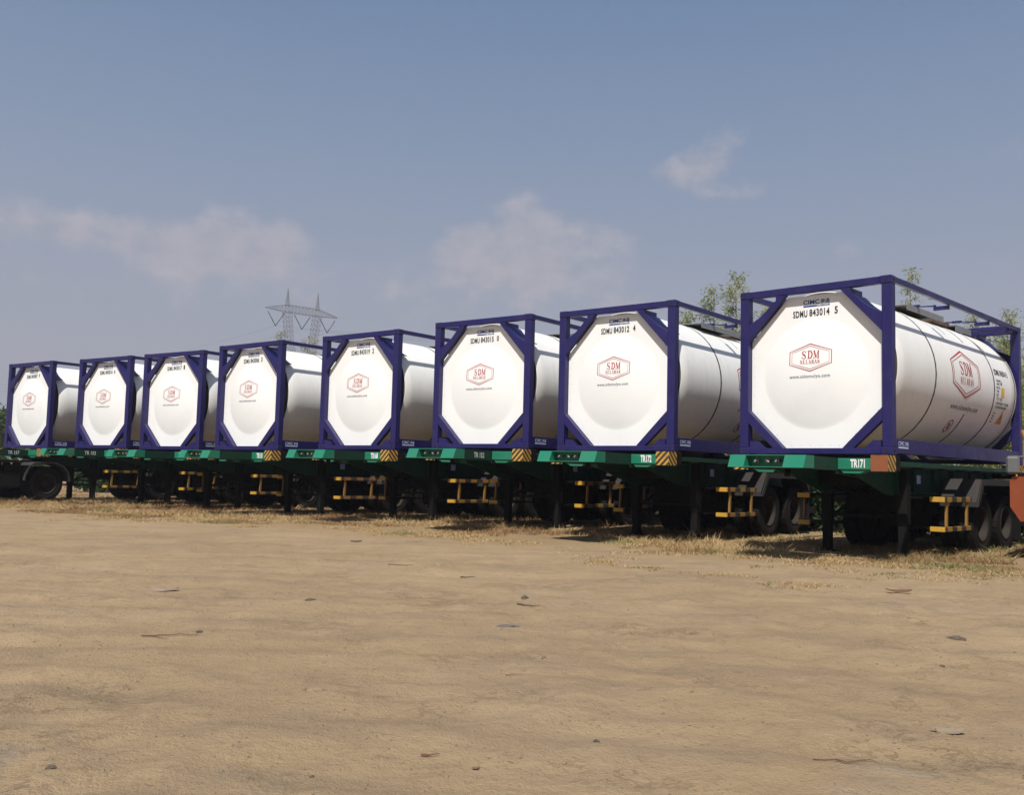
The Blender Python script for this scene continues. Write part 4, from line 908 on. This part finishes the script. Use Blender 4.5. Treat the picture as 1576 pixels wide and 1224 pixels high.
# ------------------------------------------------------------------ trees
def tree_mesh(seed, H, spread, culms, leaves, leafL, leafW, plume=True):
    rs = random.Random(seed); nr = np.random.RandomState(seed); mb = MB(); tips = []
    for c in range(culms):
        a = rs.uniform(0, 6.283); r0 = rs.uniform(0, .35) * spread * .4; x0, y0 = r0 * math.cos(a), r0 * math.sin(a); h = H * (1 if c == 0 else rs.uniform(.55, .93)); ln = rs.uniform(.1, .55) * spread; la = a + rs.uniform(-.6, .6)
        if c == 0: ln *= .35
        P = []
        for k in range(9):
            t = k / 8; P.append(Vector((x0 + ln * t ** 2.0 * math.cos(la), y0 + ln * t ** 2.0 * math.sin(la), h * t * (1 - .05 * t))))
        mb.tube([tuple(p) for p in P], [.055 * (1 - .85 * k / 8) + .006 for k in range(9)], 6)
        m = int(7 + h * 3.4)
        for j in range(m):
            t = .18 + .82 * (j / m) ** .85; i = min(int(t * 8), 7); f = t * 8 - i; p = P[i].lerp(P[i + 1], f)
            L = spread * (.13 + .42 * (1 - t) ** .6 * rs.uniform(.5, 1)) ; az = rs.uniform(0, 6.283); q = p + Vector((L * math.cos(az), L * math.sin(az), L * rs.uniform(.25, .9)))
            mid = p.lerp(q, .55) + Vector((0, 0, L * .1)); mb.tube([tuple(p), tuple(mid), tuple(q)], [.014, .009, .004], 4, caps=False); tips.append((p, mid, q, L))
    n = leaves; V = np.empty((n, 4, 3)); T = np.empty(n)
    for i in range(n):
        p, m_, q, L = tips[rs.randrange(len(tips))]; t = rs.random() ** .6; b = (p.lerp(m_, t * 2) if t < .5 else m_.lerp(q, t * 2 - 1)) + Vector([rs.gauss(0, .10 + .06 * L) for _ in range(3)])
        az = rs.uniform(0, 6.283); dr = rs.uniform(-1.1, .35); d = Vector((math.cos(az) * math.cos(dr), math.sin(az) * math.cos(dr), math.sin(dr))); s = d.cross(Vector((rs.uniform(-1, 1), rs.uniform(-1, 1), 1))).normalized(); l = leafL * rs.uniform(.6, 1.3); w = leafW * rs.uniform(.7, 1.2)
        V[i] = [b, b + d * l * .45 + s * w, b + d * l, b + d * l * .45 - s * w]; T[i] = min(1, max(0, .5 + .5 * noise.noise(b * .9 + Vector((seed, 0, 0))) * 1.6 + rs.uniform(-.25, .25)))
    return mb, V.reshape(-1, 3), T
BARK = paint('pale_culm_bark', (.17, .15, .09), rough=.8, scale=6)
BAMB = leaf_mat('bamboo_leaves', [(0, (.15, .18, .06)), (.5, (.28, .31, .10)), (1, (.42, .42, .15))], .4)
DARKL = leaf_mat('dark_tree_leaves', [(0, (.025, .050, .018)), (.5, (.05, .085, .028)), (1, (.10, .13, .04))], .25)
def build_trees():
    protos = []
    for k, (H, sp, cu, lv) in enumerate(((10.5, 2.2, 7, 12000), (9.0, 2.4, 9, 12000), (11.0, 1.5, 3, 2600))):
        mb, V, T = tree_mesh(40 + k, H, sp, cu, lv, .24, .023)
        r = empty('bamboo_clump'); mb.build('trunk', BARK, r); tris_object('crown', V, T, BAMB, 4, r); protos.append((r, H))
    used = set()
    spots = [(10.95, 45.5, 0, 11.0, 'tall pointed bamboo rising behind the gap left of the nearest tank'), (9.75, 46.5, 1, 10.4, 'bushy pale bamboo just left of the tall pointed one'), (8.3, 48.0, 1, 8.9, 'low bamboo tip above the second nearest tank'), (12.3, 47.0, 1, 9.6, 'bamboo seen through the upper left corner of the nearest frame'),
             (17.45, 42.0, 2, 10.7, 'thin sparse bamboo rising above the long rail of the nearest tank'), (18.9, 44.5, 1, 8.8, 'yellowish bamboo behind the walkway of the nearest tank'), (20.6, 43.0, 1, 8.7, 'bamboo behind the rear corner of the nearest tank'), (21.2, 40.5, 0, 8.6, 'pointed bamboo at the right edge above the rear corner post'),
             (22.6, 43.0, 1, 8.0, 'dense bamboo at the far right edge beyond the rear post'), (19.9, 39.0, 1, 6.8, 'low dense bamboo right behind the end of the nearest tank'), (21.8, 38.0, 1, 6.0, 'lowest bamboo at the right edge, behind the orange vehicle'), (7.0, 50, 2, 8.6, 'thin bamboo sprig left of the low tip above the second nearest tank'), (24.5, 45, 0, 9.0, 'bamboo just outside the right edge of the row')]
    for i, (x, y, k, h, lab) in enumerate(spots):
        r, H = protos[k]; o = r if k not in used else copy_tree(r); used.add(k); s = h / H * 1.05
        o.location = (x, y, 0); o.rotation_euler = (0, 0, i * 1.7); o.scale = (s, s, s); tag(o, lab, 'bamboo', 'bamboo clumps behind the tanks')
    mb, V, T = tree_mesh(77, 14.8, 2.4, 2, 1500, .35, .04); r = empty('slender_tree', (-22.0, 90, 0)); mb.build('trunk', BARK, r); tris_object('crown', V, T, BAMB, 4, r); tag(r, 'faint slender tree standing in front of the left leg of the pylon', 'tree', 'slender trees below the pylon')
    mb, V, T = tree_mesh(78, 13.9, 4.2, 3, 2200, .35, .04); r = empty('slender_tree', (-19.6, 90, 0)); mb.build('trunk', BARK, r); tris_object('crown', V, T, BAMB, 4, r); tag(r, 'faint wider tree standing between the pylon legs', 'tree', 'slender trees below the pylon')
    # leafy tree at the far left edge
    rs = random.Random(9); r = empty('leafy_tree', (-32.6, 60, 0)); mb = MB(); mb.tube([(0, 0, 0), (.1, 0, 1.5), (0, .1, 3.0)], [.18, .14, .08], 8)
    for k in range(7): a = k * .9; mb.tube([(.05, 0, 1.6 + .15 * k), (math.cos(a) * 1.0, math.sin(a) * 1.0, 2.6 + .2 * k)], [.06, .02], 5)
    mb.build('trunk', BARK, r); n = 5200; V = np.empty((n, 4, 3)); T = np.empty(n)
    cl = [(rs.gauss(0, .8), rs.gauss(0, .8), 3.2 + rs.gauss(0, .75), rs.uniform(.45, .85)) for _ in range(26)]
    for i in range(n):
        c = cl[rs.randrange(26)]; d = Vector([rs.gauss(0, 1) for _ in range(3)]).normalized() * c[3] * rs.random() ** .4; b = Vector(c[:3]) + d; u = Vector([rs.gauss(0, 1) for _ in range(3)]).normalized(); s = u.orthogonal().normalized(); V[i] = [b, b + u * .09 + s * .045, b + u * .18, b + u * .09 - s * .045]; T[i] = min(1, max(0, .5 + rs.gauss(0, .25)))
    tris_object('crown', V.reshape(-1, 3), T, DARKL, 4, r); tag(r, 'round dark green tree at the left edge beside the leftmost tank', 'tree')
    # leaf mass added right behind the row to darken the gaps under the trailers
    V = []; T = []; rs = np.random.RandomState(21)
    for (px, py, yaw, dz) in PLACES + [(7.4, 12.0, -44, 0), (10.4, 9.8, -44, 0), (-17.4, 31, -34, 0), (-20.4, 33, -34, 0)]:
        for i in range(75):
            lx = rs.uniform(-1.9, 1.9); ly = rs.uniform(7.0, 8.9); x = px + lx * math.cos(R_(yaw)) - ly * math.sin(R_(yaw)); y = py + lx * math.sin(R_(yaw)) + ly * math.cos(R_(yaw)); h = rs.uniform(.6, 1.45); w = rs.uniform(.4, .75); m = 130
            c = rs.normal(0, 1, (m, 3)); c /= np.linalg.norm(c, axis=1)[:, None]; c *= rs.uniform(.4, 1, (m, 1)); b = c * (w, w, h / 2) + (x, y, h / 2); u = rs.normal(0, 1, (m, 3)); u /= np.linalg.norm(u, axis=1)[:, None]; s = np.cross(u, rs.normal(0, 1, (m, 3))); s /= np.linalg.norm(s, axis=1)[:, None]
            V.append(np.stack([b, b + u * .08 + s * .035, b + u * .17, b + u * .08 - s * .035], 1).reshape(-1, 3)); T.append(rs.uniform(0, .35, m))
    o = tris_object('filler_foliage', np.concatenate(V), np.concatenate(T), DARKL, 4); tag(o, 'added gap-darkening undergrowth behind the row of trailers', 'filler_foliage', kind='stuff')
    # far scrub and trees along the back of the field, one mass
    V = []; T = []; rs = np.random.RandomState(11)
    for i in range(420):
        a = rs.uniform(-.75, .85); D = rs.uniform(75, 150); x = math.tan(a) * D; y = D; h = rs.uniform(1.8, 4.4) if rs.rand() < .8 else rs.uniform(4, 6.0); w = rs.uniform(2, 4.5); m = 150
        c = rs.normal(0, 1, (m, 3)); c /= np.linalg.norm(c, axis=1)[:, None]; c *= rs.uniform(.5, 1, (m, 1)); b = c * (w, w, h / 2) + (x, y, h / 2 - .2); u = rs.normal(0, 1, (m, 3)); u /= np.linalg.norm(u, axis=1)[:, None]; s = np.cross(u, rs.normal(0, 1, (m, 3))); s /= np.linalg.norm(s, axis=1)[:, None]
        V.append(np.stack([b, b + u * .35 + s * .2, b + u * .7, b + u * .35 - s * .2], 1).reshape(-1, 3)); T.append(np.clip(rs.uniform(.1, .9, m), 0, 1))
    o = tris_object('far_scrub', np.concatenate(V), np.concatenate(T), DARKL, 4); tag(o, 'far off scrub and trees along the end of the field', 'scrub', kind='stuff')
build_trees()
def build_house():
    r = empty('low_house', (-52, 100, 0), R_(-25)); tag(r, 'pale low house with tiled roof far off at the left edge', 'house')
    w = MB(); w.box(-7, 7, -4, 4, 0, 3.2); wl = w.build('wall', paint('house_wall', (.6, .58, .52), rough=.8), r)
    f = MB(); f.xz([(-7.6, 3.2), (7.6, 3.2), (6.2, 5.0), (-6.2, 5.0)], -4.5, 4.5); f.build('roof', paint('house_roof', (.16, .10, .08), rough=.85), r)
    for x in (-4.5, 0, 4.5): d = MB(); d.box(x - .7, x + .7, -4.06, -4.003, 1.0, 2.2); d.build('window', MT['skirt'], wl)
build_house()

# ------------------------------------------------------------------ pylon and lines
def build_pylon():
    A = Vector((-61.6, 236.5, 0)); B = Vector((-46.3, 250.8, 0)); c = (A + B) / 2; ux = (B - A).normalized(); half = (B - A).length / 2
    root = empty('power_pylon', (c.x, c.y, 0), math.atan2(ux.y, ux.x)); tag(root, 'steel lattice pylon with two peaks and hanging V shaped insulators', 'pylon')
    m = paint('galvanised_lattice', (.17, .175, .18), rough=.7, scale=.5, bmp=0)
    mb = MB(); zc = 41.2; bw = .85
    def lat(p0, p1, w0, w1, n, r=.046):
        p0 = Vector(p0); p1 = Vector(p1); d = (p1 - p0).normalized(); s = d.cross(Vector((0, 1, 0))).normalized(); t = d.cross(s)
        prev = None
        for k in range(n + 1):
            f = k / n; p = p0.lerp(p1, f); w = w0 + (w1 - w0) * f; q = [p + s * (a * w) + t * (b * w) for a, b in ((-1, -1), (1, -1), (1, 1), (-1, 1))]
            if prev:
                for j in range(4): mb.bar(prev[j], q[j], r * 1.3); mb.bar(prev[j], q[(j + 1) % 4], r * .8); mb.bar(prev[(j + 1) % 4], q[j], r * .8)
            for j in range(4):
                if w > .12: mb.bar(q[j], q[(j + 1) % 4], r * .8)
            prev = q
    xl = -half + 6.1; xr = half - 6.1
    lat((-half, 0, zc), (xl, 0, zc + .5), .08, .9, 6); lat((xl, 0, zc + .5), (xr, 0, zc + .5), .9, .9, 9); lat((xr, 0, zc + .5), (half, 0, zc), .9, .08, 6)
    for x in (xl, xr):
        lat((x, 0, zc + 1.2), (x, 0, zc + 5.6), .42, .04, 5)
        lat((x, 0, zc - .4), (x + (.9 if x < 0 else -.9), 0, zc - 7.5), .9, .75, 6); lat((x + (.9 if x < 0 else -.9), 0, zc - 7.5), (x * .25, 0, zc - 15), .75, .6, 6)
    mb2 = mb; lat((0, 0, zc - 15), (0, 0, 0), 1.2, 4.2, 9, .06)
    mb.build('lattice', m, root)
    ins = paint('dark_insulator', (.03, .035, .05), rough=.4, bmp=0)
    ends = []
    for cx, w in ((-half + 3.0, 2.3), (0, 2.3), (half - 3.0, 2.3)):
        q = MB(); a = (cx - w, 0, zc - .8); b = (cx + w, 0, zc - .8); e = (cx, 0, zc - 4.3); q.tube([a, e], .10, 6); q.tube([b, e], .10, 6); q.build('insulator_string', ins, root); ends.append(Vector(e))
    mw = Matrix.Translation((c.x, c.y, 0)) @ Matrix.Rotation(math.atan2(ux.y, ux.x), 4, 'Z'); perp = Vector((-ux.y, ux.x, 0)); wm = paint('cable', (.06, .065, .07), rough=.5, bmp=0)
    labs = ['left cable of the pylon, running off to the left and right', 'middle cable of the pylon between its neighbours', 'right cable of the pylon, nearest the tank containers']
    pk = [(mw @ Vector((xl, 0, zc + 5.6)), 'thin earth wire from the left peak of the pylon'), (mw @ Vector((xr, 0, zc + 5.6)), 'thin earth wire from the right peak of the pylon')]
    for e, lab, r in [(mw @ e, l, .018) for e, l in zip(ends, labs)] :
        P = []
        for dr, span, sag in ((Vector((-.78, .62, 0)), 320, 9.0), (Vector((.90, -.43, 0)).normalized(), 330, 10.0)):
            pts = []
            for k in range(25):
                t = k / 24; p = e + dr * span * t; p.z = e.z - 4 * sag * t * (1 - t); pts.append(p)
            P = pts[::-1] if not P else P[:-1] + pts
        if True:
            w = MB(); w.tube([tuple(p - P[0]) for p in P], r, 4); o = w.build('power_line', wm); o.location = P[0]; tag(o, lab, 'power line', 'power lines strung from the pylon')
    # the next towers that carry the far ends of the spans (outside the picture)
build_pylon()

# ------------------------------------------------------------------ haze
def build_haze():
    mb = MB(); mb.box(-820, 820, -80, 1300, -1.5, 75.0); m = bpy.data.materials.new('pale_haze'); m.use_nodes = True; nt = m.node_tree
    nt.nodes.clear(); o = nt.nodes.new('ShaderNodeOutputMaterial'); v = nt.nodes.new('ShaderNodeVolumePrincipled'); v.inputs['Color'].default_value = (.82, .86, .95, 1); v.inputs['Density'].default_value = .0006; v.inputs['Anisotropy'].default_value = .2
    nt.links.new(v.outputs[0], o.inputs['Volume']); h = mb.build('haze', m); tag(h, 'thin dry season haze over the field', 'haze', kind='stuff')
if True:
    build_haze()
